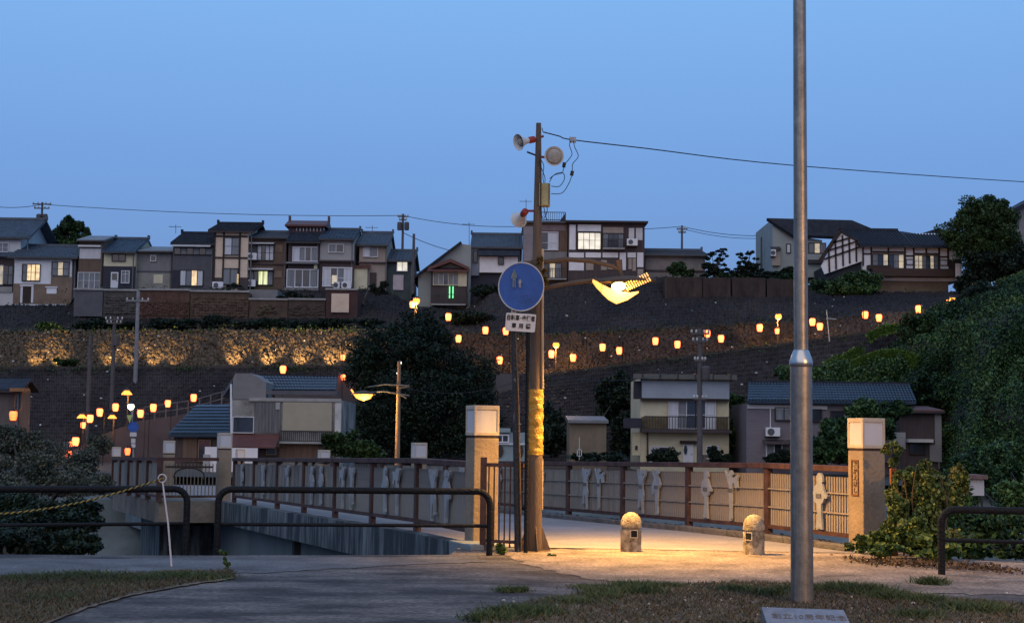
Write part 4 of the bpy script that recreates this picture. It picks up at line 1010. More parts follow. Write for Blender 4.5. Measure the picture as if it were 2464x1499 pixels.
# ------------------------------------------------------------------ houses
PANES = {'d': glass_d, 'c': glass_m, 'w': pane_w, 'l': lit_w, 'g': lit_g, 's': lit_s, 'm': lit_dim}
class House:
    def __init__(s, label, u0, u1, ve, vb, D, dep, wall, name='house', cat='house', ext=1.2, group=None):
        s.x0, s.x1, s.zb, s.ze = rect(u0, ve, u1, vb, D); s.D, s.dep, s.um = D, dep, (u0 + u1) / 2
        s.u0, s.u1 = u0, u1; s.zb -= ext; s.wall = wall
        s.t = thing(name, label, cat, ((s.x0 + s.x1) / 2, D, s.zb), group)
    def gable(s, vr, roofm, ov=.35, side=.15, tiles=True, front=.5, th=.14, gut=True):
        """ridge parallel to the street, front slope towards the river"""
        yr = s.D + s.dep * front; zr = P(s.um, vr, yr).z - .12; x0, x1, D, ze = s.x0, s.x1, s.D, s.ze
        s.zr = zr
        prof = [(D, s.zb), (D + s.dep, s.zb), (D + s.dep, ze), (yr, zr - th), (D, ze)]
        MB().prism([(x0, y, z) for y, z in prof], (x1 - x0, 0, 0)).build('wall', s.wall, s.t)
        sl = (zr - ze) / (yr - D); ye = D - ov; zee = ze - sl * ov; yb = D + s.dep + ov
        a, b = x0 - side, x1 + side
        rf = MB().prism([(a, ye, zee), (a, yr, zr), (a, yb, ze - .1), (a, yb, ze - .1 - th), (a, yr, zr - th), (a, ye, zee - th)], (b - a, 0, 0)).build('roof', roofm, s.t)
        if tiles:
            nx = max(4, int((b - a) / .30)); L = math.hypot(yr - ye, zr - zee); ny = max(3, int(L / .30))
            nrm = Vector((0, -(zr - zee), yr - ye)).normalized(); mb = MB()
            for i in range(nx):
                xa = a + (b - a) * i / nx; xb = a + (b - a) * (i + 1) / nx; xm = xa + (xb - xa) * .35
                for j in range(ny):
                    t0, t1 = j / ny, (j + 1) / ny
                    q0 = Vector((0, ye + (yr - ye) * t0, zee + (zr - zee) * t0)); q1 = Vector((0, ye + (yr - ye) * t1, zee + (zr - zee) * t1))
                    u_ = nrm * (.07 + rnd.uniform(-.012, .012)); d_ = nrm * .02; dd = nrm * .035
                    A, B, C = [Vector((x, 0, 0)) for x in (xa, xm, xb)]
                    mb.add([A + q0 + u_, B + q0 + dd, C + q0 + u_, A + q1 + dd, B + q1 + d_ * .2, C + q1 + dd, A + q0, B + q0, C + q0], [(0, 1, 4, 3), (1, 2, 5, 4), (6, 7, 1, 0), (7, 8, 2, 1)])
            mb.build('roof_tiles', roofm, rf, kind='stuff')
            MB().box(a - .04, b + .04, yr - .16, yr + .16, zr - .02, zr + .17).build('ridge', roofm, rf)
            for x in (a, b): MB().box(x - .10, x + .06, yr - .2, yr + .2, zr, zr + .34).build('ridge_end', roofm, rf)
        if gut: MB().box(b - .30, b - .22, D - .12, D - .03, s.zb + .6, zee).build('downpipe', M('grey_pipe', (.12, .12, .125), bump=0), s.t)
        if gut: MB().box(a, b, ye - .1, ye - .01, zee - th - .04, zee - th + .06).build('gutter', frame_d, rf)
        return s
    def flat(s, vr, roofm, ov=.3, side=.1):
        D = s.D; zr = P(s.um, vr, D).z
        MB().box(s.x0, s.x1, D, D + s.dep, s.zb, zr - .12).build('wall', s.wall, s.t)
        MB().add([(s.x0 - side, D - ov, zr - .16), (s.x1 + side, D - ov, zr - .16), (s.x1 + side, D + s.dep, zr + .1), (s.x0 - side, D + s.dep, zr + .1), (s.x0 - side, D - ov, zr), (s.x1 + side, D - ov, zr), (s.x1 + side, D + s.dep, zr + .3), (s.x0 - side, D + s.dep, zr + .3)],
                 [(0, 1, 2, 3), (4, 7, 6, 5), (0, 4, 5, 1), (1, 5, 6, 2), (2, 6, 7, 3), (3, 7, 4, 0)]).build('roof', roofm, s.t)
        s.zr = zr; return s
    def panel(s, u0, v0, u1, v1, m, proud=.05, name='wall_panel', dy=0):
        x0, x1, z0, z1 = rect(u0, v0, u1, v1, s.D)
        return MB().box(x0, x1, s.D - proud - dy, s.D + .02 - dy, z0, z1).build(name, m, s.t)
    def awning(s, u0, v0, u1, v1, m, out=.55, name='awning'):
        x0, x1, z0, z1 = rect(u0, v0, u1, v1, s.D); D = s.D
        return MB().add([(x0, D, z1), (x1, D, z1), (x1, D - out, z0), (x0, D - out, z0), (x0, D, z1 - .07), (x1, D, z1 - .07), (x1, D - out, z0 - .07), (x0, D - out, z0 - .07)],
                        [(0, 1, 2, 3), (4, 7, 6, 5), (0, 4, 5, 1), (1, 5, 6, 2), (2, 6, 7, 3), (3, 7, 4, 0)]).build(name, m, s.t)
    def win(s, u0, v0, u1, v1, cells='dd', fr=frame_w, bars=(.5,), fw=.055, dy=0.0, out=.11, name='window'):
        x0, x1, z0, z1 = rect(u0, v0, u1, v1, s.D); D = s.D - dy; n = len(cells); mb = MB()
        y0, y1 = D - out, D + .01
        mb.box(x0 - fw, x1 + fw, y0, y1, z1, z1 + fw); mb.box(x0 - fw, x1 + fw, y0 - .03, y1, z0 - fw, z0)
        mb.box(x0 - fw, x0, y0, y1, z0, z1); mb.box(x1, x1 + fw, y0, y1, z0, z1)
        w = (x1 - x0) / n
        for i in range(1, n): mb.box(x0 + w * i - fw * .42, x0 + w * i + fw * .42, y0 + .02, y1, z0, z1)
        for h in bars: mb.box(x0, x1, y0 + .035, y1 - .02, z0 + (z1 - z0) * h - fw * .25, z0 + (z1 - z0) * h + fw * .25)
        o = mb.build(name, fr, s.t)
        for i, c in enumerate(cells):
            a, b = x0 + w * i + .015, x0 + w * (i + 1) - .015
            MB().box(a, b, D - .055 + .012 * (i % 2), D - .02, z0 + .01, z1 - .01).build('pane', PANES[c], o)
        return o
    def door(s, u0, v0, u1, v1, m, glass=True, h=.5):
        x0, x1, z0, z1 = rect(u0, v0, u1, v1, s.D); D = s.D
        o = MB().box(x0, x1, D - .08, D + .01, z0, z1).build('door', m, s.t)
        if glass: MB().box(x0 + .1, x1 - .1, D - .10, D - .07, z0 + (z1 - z0) * h, z1 - .12).build('pane', glass_d, o)
        MB().box(x1 - .13, x1 - .08, D - .13, D - .07, z0 + (z1 - z0) * .42, z0 + (z1 - z0) * .46).build('handle', frame_d, o)
        return o
    def ac(s, u, v, w=.8, hgt=.58, dy=.35):
        p = P(u, v, s.D)
        o = MB().box(p.x - w / 2, p.x + w / 2, s.D - dy - .3, s.D - dy + .02, p.z - hgt / 2, p.z + hgt / 2).build('air_conditioner', white_w, s.t, bevel=.02)
        MB().lathe([(.20, 0), (.20, .02), (.02, .03)], (p.x - w * .15, s.D - dy - .3, p.z), 16, (0, -1, 0)).build('fan_grille', grey_dk, o)
        if dy > .05: MB().box(p.x - w / 2, p.x + w / 2, s.D - dy, s.D + .01, p.z - hgt / 2 - .06, p.z - hgt / 2).build('bracket', frame_d, s.t)
    def timber(s, lines, m=None, w=.13, proud=.09):
        """dark timbers, each a beam of its own: (u0, v0, u1, v1)"""
        for (u0, v0, u1, v1) in lines:
            a, b = P(u0, v0, s.D), P(u1, v1, s.D)
            if abs(b.x - a.x) > abs(b.z - a.z): MB().box(min(a.x, b.x), max(a.x, b.x), s.D - proud + .011, s.D + .01, (a.z + b.z) / 2 - w / 2, (a.z + b.z) / 2 + w / 2).build('beam', m or dark_wood, s.t)
            else: MB().box((a.x + b.x) / 2 - w / 2, (a.x + b.x) / 2 + w / 2, s.D - proud, s.D + .01, min(a.z, b.z), max(a.z, b.z)).build('beam', m or dark_wood, s.t)
    def rail(s, u0, v0, u1, v1, out=.7, m=None, n=14, floor=True):
        x0, x1, z0, z1 = rect(u0, v0, u1, v1, s.D); D = s.D - out; mb = MB()
        mb.box(x0, x1, D - .03, D + .03, z1 - .06, z1); mb.box(x0, x1, D - .02, D + .02, z0, z0 + .05)
        for k in range(n + 1):
            x = x0 + (x1 - x0) * k / n; mb.box(x - .018, x + .018, D - .015, D + .015, z0 + .05, z1 - .06)
        o = mb.build('balcony_railing', m or frame_d, s.t)
        if floor: MB().box(x0, x1, D - .05, s.D + .01, z0 - .12, z0 - .002).build('balcony_floor', conc, s.t)
        return o

GU = 'houses on the hilltop terrace'
# --- hilltop row, left to right
h = House('white two-storey house cut by the left edge with a large grey roof', -60, 48, 567, 703, 127.5, 8, white_d, group=GU).gable(525, tile_b, side=.9)
h.win(-6, 586, 20, 606, 'cc'); h.panel(-60, 620, 33, 703, brown_dk); h.win(-12, 640, 9, 684, 'lm', frame_w, dy=.06); h.win(10, 640, 31, 684, 'dc', frame_d, dy=.06); h.awning(-40, 606, 36, 617, tile_bl); h.panel(-60, 690, 30, 703, conc, .12)
h = House('white house with dark tiled roof and a brightly lit square window above brown mortar', 34, 172, 616, 731, 125.2, 8, white_w, group=GU).gable(589, tile_b, side=.55)
h.panel(32, 683, 122, 731, tan_w, .06); h.panel(122, 666, 173, 731, tan_w, .06); h.win(55, 637, 96, 675, 'cl' + 'lw'[0:1] + 'l', frame_d); h.win(126, 631, 166, 663, 'cmc', frame_d)
h.door(56, 691, 75, 729, dark_wood, False); h.panel(50, 688, 55, 729, frame_w, .1, 'door_frame'); h.panel(76, 688, 81, 729, frame_w, .1, 'door_frame'); h.panel(49, 685, 82, 689, frame_w, .14, 'door_frame')
h.panel(113, 693, 137, 707, white_w, .10, 'meter_cover'); h.panel(110, 690, 140, 693, frame_w, .16, 'meter_cover')
h = House('narrow brown house with a white board under its grey roof', 189, 247, 576, 700, 125.0, 8, brown_w, group=GU).gable(564, tile_g, tiles=False, front=.4)
h.panel(190, 591, 244, 595, frame_w, .3, 'ledge'); h.panel(192, 598, 243, 623, white_d); h.win(189, 657, 241, 694, 'cccc', frame_w, (.5,)); 
h = House('house with blue-grey roof, pale upper wall and dark boarded ground floor with a white door', 249, 325, 603, 700, 124.8, 8, cream2, group=GU).gable(572, tile_bl, side=.1)
h.panel(248, 641, 326, 700, navy); h.win(271, 613, 301, 628, 'dd', frame_d, ()); h.door(267, 655, 285, 693, frame_w, True, .5); h.win(294, 653, 311, 681, 'cc', frame_w, (.75,), dy=.05)
h = House('blank grey mortar house with one tiny window', 327, 414, 602, 700, 125.4, 7, grey_w, group=GU).gable(590, tile_g, tiles=False)
h.win(364, 616, 375, 628, 'd', frame_w, ()); h.panel(328, 655, 412, 698, M('patched_mortar', (.21, .20, .18), scale=.8)); h.panel(370, 661, 392, 682, cream2, .07); h.panel(328, 652, 414, 655, grey_dk, .12, 'ledge')
h = House('dark grey house with white shutters beside a lit lower window', 415, 513, 583, 700, 124.9, 8, grey_dk, group=GU).gable(559, tile_d)
h.awning(418, 587, 510, 594, white_d, .7); h.win(420, 597, 510, 612, 'dcdcdc', frame_d, ()); h.win(434, 651, 488, 687, 'wclw', frame_d, ()); h.panel(415, 650, 432, 697, navy)
h = House('cream timber-framed house with a tall dark upper window', 516, 596, 553, 700, 124.6, 8, cream, group=GU).gable(536, tile_d, side=.55)
h.timber([(518, 569, 596, 569), (516, 620, 596, 621), (538, 556, 537, 700), (577, 556, 576, 690), (517, 556, 515, 690)])
h.win(541, 573, 575, 613, 'wc', frame_d, (.5,)); h.win(536, 647, 572, 684, 'cc', frame_d, (), dy=.01); h.panel(516, 668, 534, 700, brown_dk, .04); h.panel(573, 668, 597, 700, brown_dk, .04); h.panel(571, 660, 574, 684, lit_w, .12, 'door_gap'); h.ac(527, 688, .9)
h = House('brown house with two long awnings and a greenish lit window downstairs', 598, 689, 569, 700, 125.3, 8, brown_w, group=GU).gable(556, tile_b, tiles=True)
h.awning(598, 583, 661, 587, white_d, .6); h.win(620, 591, 658, 626, 'wdww', frame_d, (.5,)); h.panel(598, 588, 618, 612, grey_dk, .04); h.ac(609, 619)
h.awning(597, 645, 659, 649, white_d, .6); h.win(599, 653, 656, 685, 'cdggc', frame_d, ()); h.ac(606, 683); h.panel(662, 590, 680, 607, tan_w); h.panel(660, 652, 678, 668, tan_w); h.panel(598, 634, 690, 637, brown_dk, .15, 'ledge')
h.panel(599, 699, 640, 716, grey_w, .3, 'basement_wall')
h = House('tall dark three-storey house with a raised red-brown attic and long white window below', 693, 767, 578, 705, 124.7, 8, brown_dk, group=GU).gable(560, tile_d, tiles=True, front=.25)
h.win(706, 596, 763, 628, 'wcdc', frame_w, (), .07); h.panel(690, 632, 768, 636, grey_w, .5, 'ledge'); h.win(692, 650, 764, 690, 'cddc', frame_w, (), .08); h.panel(756, 636, 764, 648, cream2, .2, 'exhaust_hood'); h.panel(688, 694, 768, 704, grey_w, .7, 'ledge')
x0, x1, z0, z1 = rect(699, 546, 784, 575, 128.5)
at = MB().box(x0, x1, 127.3, 131, z0 - .4, z1).build('attic', tile_r, h.t)
MB().add([(x0 - .25, 126.8, z1 - .05), (x1 + .25, 126.8, z1 - .05), (x1 + .25, 129, z1 + .62), (x0 - .25, 129, z1 + .62), (x0 - .25, 126.8, z1 - .2), (x1 + .25, 126.8, z1 - .2), (x1 + .25, 131, z1 - .2), (x0 - .25, 131, z1 - .2)],
         [(0, 1, 2, 3), (0, 4, 5, 1), (3, 2, 6, 7), (0, 3, 7, 4), (1, 5, 6, 2)]).build('attic_roof', tile_r, at)
for x in (x0 - .25, x1 + .1): MB().box(x, x + .18, 128.8, 129.2, z1 + .5, z1 + 1.0).build('ridge_end', tile_r, at)
mb = MB(); xa, xb, za, zb_ = rect(714, 549, 780, 557, 127.3)
for k in range(9): mb.box(xa + (xb - xa) * k / 8 - .04, xa + (xb - xa) * k / 8 + .04, 127.2, 127.32, za, zb_)
mb.build('attic_window', pane_w, at)
h = House('light grey house with small upper window and big white-framed bay window below', 769, 851, 572, 704, 124.9, 8, grey_lt, group=GU).gable(550, tile_bl, side=.1)
h.win(792, 589, 826, 607, 'cd', frame_w, ()); h.panel(768, 629, 852, 704, brown_dk, .06); h.win(779, 646, 845, 688, 'wdcw', frame_w, (.45,), .09, dy=.06); h.panel(799, 663, 811, 684, lit_dim, .19, 'curtain'); h.ac(812, 688, .5); h.ac(835, 688, .8); h.panel(768, 627, 852, 631, brown_dk, .3, 'ledge')
h = House('beige house with arched cream annex at the end of the left row', 864, 930, 586, 704, 125.6, 8, beige, group=GU).gable(558, tile_b, side=.2)
h.win(875, 594, 890, 617, 'w', frame_w, ()); h.win(892, 594, 908, 618, 'c', frame_w, ()); h.panel(850, 646, 885, 696, cream2, .5, 'annex'); h.awning(849, 638, 892, 645, tile_r, .7); h.panel(890, 656, 906, 690, brown_dk, .04); h.panel(862, 631, 930, 634, brown_dk, .25, 'ledge')
h = House('small dark teal house with a lit upper window and pink shutter', 932, 990, 624, 702, 126.2, 7, teal_dk, group=GU).gable(601, tile_b, side=.25)
h.win(956, 631, 980, 652, 'ss', frame_w, ()); h.panel(946, 662, 971, 698, M('pink_shutter', (.42, .35, .37), scale=2), .1)
h = House('greenish shed-roofed house with a red-roofed annex and lit lower window', 1006, 1132, 640, 735, 124.2, 8, green_g, group=GU)
D = h.D; zt = P(1125, 590, D).z; zl = P(1006, 664, D).z
MB().add([(h.x0, D, h.zb), (h.x1, D, h.zb), (h.x1, D, zt), (P(1110, 590, D).x, D, zt + .1), (h.x0, D, zl)] + [(x, D + 8, z) for x, z in ((h.x0, h.zb), (h.x1, h.zb), (h.x1, zt), (P(1110, 590, D).x, zt + .1), (h.x0, zl))],
         [(0, 1, 2, 3, 4), (9, 8, 7, 6, 5), (0, 5, 6, 1), (1, 6, 7, 2), (2, 7, 8, 3), (3, 8, 9, 4), (4, 9, 5, 0)]).build('wall', green_g, h.t)
MB().beam(Vector((h.x0 - .5, D + 3.5, zl - .3)), Vector((P(1110, 588, D).x, D + 3.5, zt + .2)), 8, .16).build('roof', tile_d, h.t)
h.panel(1038, 655, 1125, 735, brown_dk, .9, 'annex'); h.win(1045, 659, 1103, 688, 'ccdcc', cream2, (), dy=.9); h.panel(1103, 657, 1124, 692, cream2, 1.0, 'annex_panel')
a, b, c_ = P(1030, 643, D - 1), P(1084, 622, D - 1), P(1129, 643, D - 1)
MB().prism([a, b, c_, c_ + Vector((0, 0, -.25)), b + Vector((0, 0, -.3)), a + Vector((0, 0, -.25))], (0, 1.0, 0)).build('annex_gable', tile_r, h.t)
h.awning(1030, 645, 1130, 656, tile_r, 1.5)
neon = M('green_strip_light', (.1, .5, .2), emit=(.25, 1, .45), estr=1.2, bump=0)
for u in (1083, 1091): h.panel(u - 1.3, 692, u + 1.3, 720, neon, 1.05, 'strip_light')
h.rail(1040, 712, 1122, 735, 1.6, frame_d, 12)
h = House('white-walled house under stepped dark tile roofs behind the blue sign', 1134, 1254, 592, 700, 125.4, 8, navy, group=GU).gable(562, tile_b, side=.1)
h.panel(1154, 619, 1246, 657, white_w, .35); h.awning(1150, 594, 1250, 617, tile_d, .9); h.win(1200, 622, 1211, 637, 'd', frame_d, (), dy=.36); h.panel(1134, 600, 1153, 664, M('blue_grey_panel', (.16, .18, .22), scale=1), .3); h.win(1140, 606, 1148, 632, 'd', frame_d, (), dy=.3)
h.win(1222, 568, 1232, 585, 'w', frame_w, ()) if 0 else None
h = House('flat-roofed brown house behind the lamp pole with a railed roof terrace', 1259, 1365, 536, 695, 125.0, 9, brown_w, group=GU).flat(533, grey_dk)
h.win(1296, 560, 1342, 601, 'dw', frame_w, (.4,)); h.panel(1290, 542, 1362, 556, M('mauve_board', (.16, .12, .12), scale=1)); h.panel(1290, 606, 1364, 628, grey_w); h.win(1308, 634, 1350, 668, 'dmc', frame_d, (.5,)); h.rail(1296, 648, 1362, 672, .8, frame_d, 12)
h.panel(1259, 545, 1287, 640, M('mauve_siding', (.2, .18, .19), scale=1), .07)
x0, x1, z0, z1 = rect(1288, 511, 1361, 532, 126); mb = MB()
for z in (z0 + .1, z1): mb.box(x0, x1, 125.98, 126.02, z - .03, z + .03)
for k in range(15): x = x0 + (x1 - x0) * k / 14; mb.box(x - .02, x + .02, 125.98, 126.02, z0, z1)
mb.add([(x1 - .5, 126.05, z0), (x1, 126.05, z0), (x1, 126.05, z1), (x1 - .5, 126.15, z0), (x1, 126.15, z0), (x1, 126.15, z1)], [(0, 1, 2), (5, 4, 3), (0, 3, 4, 1), (1, 4, 5, 2), (2, 5, 3, 0)])
mb.build('roof_railing', frame_d, h.t)
h = House('long white-panelled timber house with a brightly lit shoji window upstairs', 1367, 1551, 541, 690, 124.6, 9, brown_dk, group=GU).flat(533, frame_d, .5, .25)
for q in ((1370, 541, 1385, 601), (1390, 541, 1446, 557), (1369, 608, 1405, 620), (1409, 608, 1446, 620), (1450, 608, 1487, 620), (1491, 608, 1506, 650), (1510, 608, 1530, 620), (1533, 608, 1548, 643), (1369, 626, 1405, 651)): h.panel(*q, white_w)
h.win(1391, 561, 1445, 600, 'ssss', frame_d, (.55,), .05); h.win(1451, 563, 1500, 596, 'cddc', frame_d, (), .05); h.panel(1451, 547, 1500, 561, beige); h.panel(1513, 549, 1526, 578, white_d); h.panel(1530, 549, 1546, 578, white_d); h.ac(1520, 585, .9); h.rail(1450, 577, 1502, 598, .5, frame_d, 14)
for q in ((1410, 626, 1428, 650), (1446, 626, 1460, 650), (1462, 636, 1478, 648), (1512, 622, 1520, 648), (1522, 622, 1530, 652), (1534, 648, 1548, 666)): h.panel(*q, [beige, tan_w, beige, brown_w, beige, tan_w][int(q[0]) % 6])
h = House('low beige house with grey roof right of the long timber house', 1553, 1697, 611, 690, 125.8, 7, M('dull_beige', (.19, .165, .15), scale=1), group=GU).gable(600, tile_b, side=.15)
h.panel(1553, 650, 1697, 654, brown_dk, .1, 'ledge')
fr_ = thing('terrace_railing', 'thin metal railing on the foundation wall below the cream timbered house', 'railing', tuple(P(520, 712, 117.4)))
x0, x1, z0, z1 = rect(500, 692, 596, 706, 117.6); mb = MB()
for z in (z0 + .12, z1): mb.box(x0, x1, 117.58, 117.62, z - .025, z + .025)
for k in range(27): x = x0 + (x1 - x0) * k / 26; mb.box(x - .015, x + .015, 117.585, 117.615, z0, z1)
mb.build('rails', frame_d, fr_)
for (lb_, u_, bl_) in (('potted plants in front of the cream timbered house', 555, [(548, 692, 12, 6), (566, 690, 14, 7), (580, 694, 10, 5)]), ('shrubs beside the beige house at the end of the left row', 905, [(900, 692, 16, 7), (925, 688, 14, 10), (915, 703, 22, 7)]),
                       ('dark shrubs below the tall dark house', 705, [(700, 708, 18, 7), (735, 714, 24, 6), (680, 716, 14, 5)]), ('weeds on the ground left of the brick terrace', 300, [(292, 700, 12, 4), (345, 698, 14, 4)])):
    tree('bush', lb_, 'bush', tuple(P(u_, 712, 118.5)), [E(a, b, 118.5, c, d) for a, b, c, d in bl_], 2600, .15, leaf_dk, .03)
# --- hilltop right
h = House('tall pale grey-green house with a sloping dark roof behind the steel post', 1861, 1988, 576, 640, 130, 9, green_g, group=GU, ext=.5)
D = h.D
xs_ = [P(1859, 560, D).x, P(1978, 560, D).x]; zt = P(1859, 527, D).z; zb = P(1915, 665, D).z; zf = P(1978, 578, D).z
MB().add([(xs_[0], D, zb), (xs_[1], D, zb), (xs_[1], D, zf), (P(1908, 567, D).x, D, P(1908, 567, D).z), (xs_[0], D, zt)] + [(xs_[0], D + 9, zb), (xs_[1], D + 9, zb), (xs_[1], D + 9, zf), (P(1908, 567, D).x, D + 9, P(1908, 567, D).z), (xs_[0], D + 9, zt)],
         [(0, 1, 2, 3, 4), (9, 8, 7, 6, 5), (0, 5, 6, 1), (1, 6, 7, 2), (2, 7, 8, 3), (3, 8, 9, 4), (4, 9, 5, 0)]).build('wall', green_g, h.t)
q = [P(1846, 525, D - .4), P(1905, 566, D - .4), P(2110, 572, D - .4), P(2060, 531, D + 3), P(2096, 549, D + 2)]
r0_, r1_, r2_, r3_ = P(1845, 525, D - .3), P(1908, 565, D - .6), P(2080, 572, D - .6), P(2050, 530, D - .2)
dn = Vector((0, .2, -.22))
MB().add([r0_, r1_, r2_, P(2098, 550, D - .3), r3_, r0_ + dn, r1_ + dn, r2_ + dn, P(2098, 550, D - .3) + dn, r3_ + dn], [(0, 1, 2, 3, 4), (9, 8, 7, 6, 5), (0, 5, 6, 1), (1, 6, 7, 2), (2, 7, 8, 3), (3, 8, 9, 4), (4, 9, 5, 0)]).build('roof', tile_d, h.t)
h.win(1946, 586, 1986, 609, 'cmc', frame_d, ()); h.panel(1940, 612, 1978, 626, green_g, .2); h.panel(1943, 632, 1978, 668, green_g, .12, 'annex'); h.awning(1940, 625, 1982, 633, frame_d, .5)
h.win(1935 - 8, 584, 1938, 606, 'w', frame_d, ()); h.panel(1856, 600, 1876, 640, beige, .35, 'bay'); h.awning(1853, 594, 1877, 602, frame_d, .6); h.ac(1858, 611, .4, dy=.5); h.win(1893, 588, 1901, 608, 'w', frame_d, ())
h = House('white half-timbered gable house with a brown balcony on the right hilltop', 2076, 2308, 592, 672, 124.8, 9, white_w, group=GU)
D = h.D; h.ze = P(2190, 590, D).z; h.zb = P(2190, 676, D).z
yr = D + 4.5; zr = P(2100, 556, yr).z
MB().prism([(h.x0, D, h.zb), (h.x0, D + 9, h.zb), (h.x0, D + 9, h.ze), (h.x0, yr, zr - .15), (h.x0, D, h.ze)], (h.x1 - h.x0, 0, 0)).build('wall', white_w, h.t)
za_, zb2 = P(2070, 590, D - .6).z, zr
pA_, pB_ = P(2070, 590, D - .6), P(2314, 594, D - .6); xr0, xr1, xr2 = P(2022, 556, yr).x, P(2170, 556, yr).x, P(2314, 575, yr).x
ee = Vector((pB_.x, D - .6, pA_.z)); ym = D - .6 + (yr - D + .6) * .80; zm = pA_.z + (zr - pA_.z) * .80
rf = MB().prism([pA_, Vector((P(2200, 590, D - .6).x, D - .6, pA_.z)), Vector((P(2215, 570, ym).x, ym, zm)), Vector((xr1, yr, zr)), Vector((xr0, yr, zr))], (0, 0, -.18)).build('roof', tile_d, h.t)
MB().prism([Vector((P(2200, 590, D - .6).x, D - .6, pA_.z)), ee, Vector((xr2, ym, zm)), Vector((P(2215, 570, ym).x, ym, zm))], (0, 0, -.18)).build('roof', tile_d, h.t)
MB().prism([P(1984, 640, D + .6), P(2078, 600, D + .6), P(2100, 600, D + .6), P(2100, 712, D + .6), P(1990, 712, D + .6)], (0, 6, 0)).build('side_wall', M('dark_side_boards', (.03, .032, .036), scale=1), h.t)  # dark boarded block closing the gap under the gable
mb = MB()
for k in range(34):
    t = k / 33; a = pA_.lerp(ee, t); b = Vector((xr0 + (P(2290, 556, yr).x - xr0) * t, yr, zr)) if t < .52 else Vector((a.x + .3, ym, zm)); mb.beam(a + Vector((0, 0, .06)), b + Vector((0, 0, .06)), .1, .08)
mb.build('roof_tiles', tile_d, rf, kind='stuff')
MB().beam(Vector((P(2020, 552, yr).x, yr, zr + .1)), Vector((P(2160, 556, yr).x, yr, zr + .1)), .3, .25).build('ridge', tile_d, rf)
# gable end turned to the left: white triangle with timbers
ga, gb, gc = P(2022, 560, D + .2), P(1976, 640, D + .2), P(2076, 590, D + .2)
gbt, gct = P(1984, 660, D + .2), P(2076, 628, D + .2)
MB().prism([ga, gb, gbt, gct, gc], (0, .2, 0)).build('gable_wall', white_w, h.t)
for (a, b) in (((2022, 556), (1972, 630)), ((2022, 556), (2078, 589)), ((2004, 584), (2046, 572)), ((1993, 603), (2064, 580)), ((1982, 624), (2076, 592)), ((1994, 600), (1996, 655)), ((2010, 578), (2012, 648)), ((2027, 566), (2029, 640)), ((2043, 574), (2045, 634)), ((2060, 582), (2061, 630))):
    MB().beam(P(*a, D + .12), P(*b, D + .12), .10, .13 if b != (1972, 630) else .34).build('beam', dark_wood, h.t)
h.timber([(2096, 590, 2097, 640), (2137, 592, 2138, 640), (2177, 592, 2178, 646), (2198, 594, 2199, 646), (2228, 594, 2229, 618), (2259, 594, 2260, 648), (2281, 596, 2281, 640), (2076, 590, 2077, 640), (2310, 598, 2311, 672), (2098, 606, 2176, 607), (2199, 610, 2258, 612), (2077, 611, 2096, 611), (2179, 616, 2197, 616), (2261, 618, 2280, 619)])
h.win(2100, 613, 2174, 645, 'cdmdcm', frame_d, (.5,)); h.win(2201, 616, 2256, 649, 'mmcdmc', frame_d, (.3, .6)); h.win(2181, 625, 2196, 636, 'w', frame_d, ()); h.win(2262, 627, 2279, 638, 'w', frame_d, ())
h.panel(2100, 609, 2175, 613, tan_w, .07); h.panel(2200, 612, 2258, 616, tan_w, .07)
h.panel(2094, 649, 2300, 668, M('balcony_boards', (.05, .03, .025), scale=3, stretch=(.5, 1, 4)), 1.0, 'balcony'); h.panel(2085, 640, 2140, 650, dark_wood, .6, 'balcony'); h.panel(2282, 625, 2312, 650, dark_wood, .05)
block('base_wall', 'beige concrete base wall under the half-timbered balcony', 'wall', 2116, 671, 2282, 712, 124.9, 4, M('warm_base_wall', (.16, .115, .08), scale=1), extra_down=.8)
bn = thing('banner', 'tall narrow white banner on a pole right of the half-timbered house', 'banner', tuple(P(2313, 700, 123)))
a, b = P(2299, 634, 123), P(2312, 678, 123)
MB().box(a.x, b.x, 122.98, 123.02, b.z, a.z).build('cloth', white_w, bn)
MB().tube([P(2314, 706, 123), P(2313, 628, 123)], .03, 6).build('pole', steel, bn)
text_obj('lettering', '祭\nり\nお\nわ\nら', .40, M('banner_ink', (.25, .25, .3), bump=0), (a + b) / 2 + Vector((0, -.03, 0)), (1, 0, 0), (0, -1, 0), bn, .003) if 0 else None
h = House('grey house with steep dark roof at the right edge behind the big tree', 2432, 2560, 530, 640, 127, 8, grey_w, group=GU)
D = h.D
MB().prism([P(2418, 560, D), P(2418, 640, D), P(2600, 640, D), P(2600, 470, D), P(2464, 488, D), P(2418, 522, D)][::-1], (0, 8, 0)).build('wall', grey_w, h.t)
MB().beam(P(2410, 520, D + 3), P(2490, 474, D + 3), 7, .25).build('roof', tile_d, h.t)
h = House('low dark roof of a house behind the half-timbered house', 2190, 2290, 575, 600, 140, 6, grey_dk, group=GU)
MB().prism([P(2130, 600, 140), P(2150, 570, 140), P(2190, 570, 140), P(2262, 548, 140), P(2300, 575, 140), P(2300, 600, 140)][::-1], (0, 5, 0)).build('roof', tile_d, h.t)

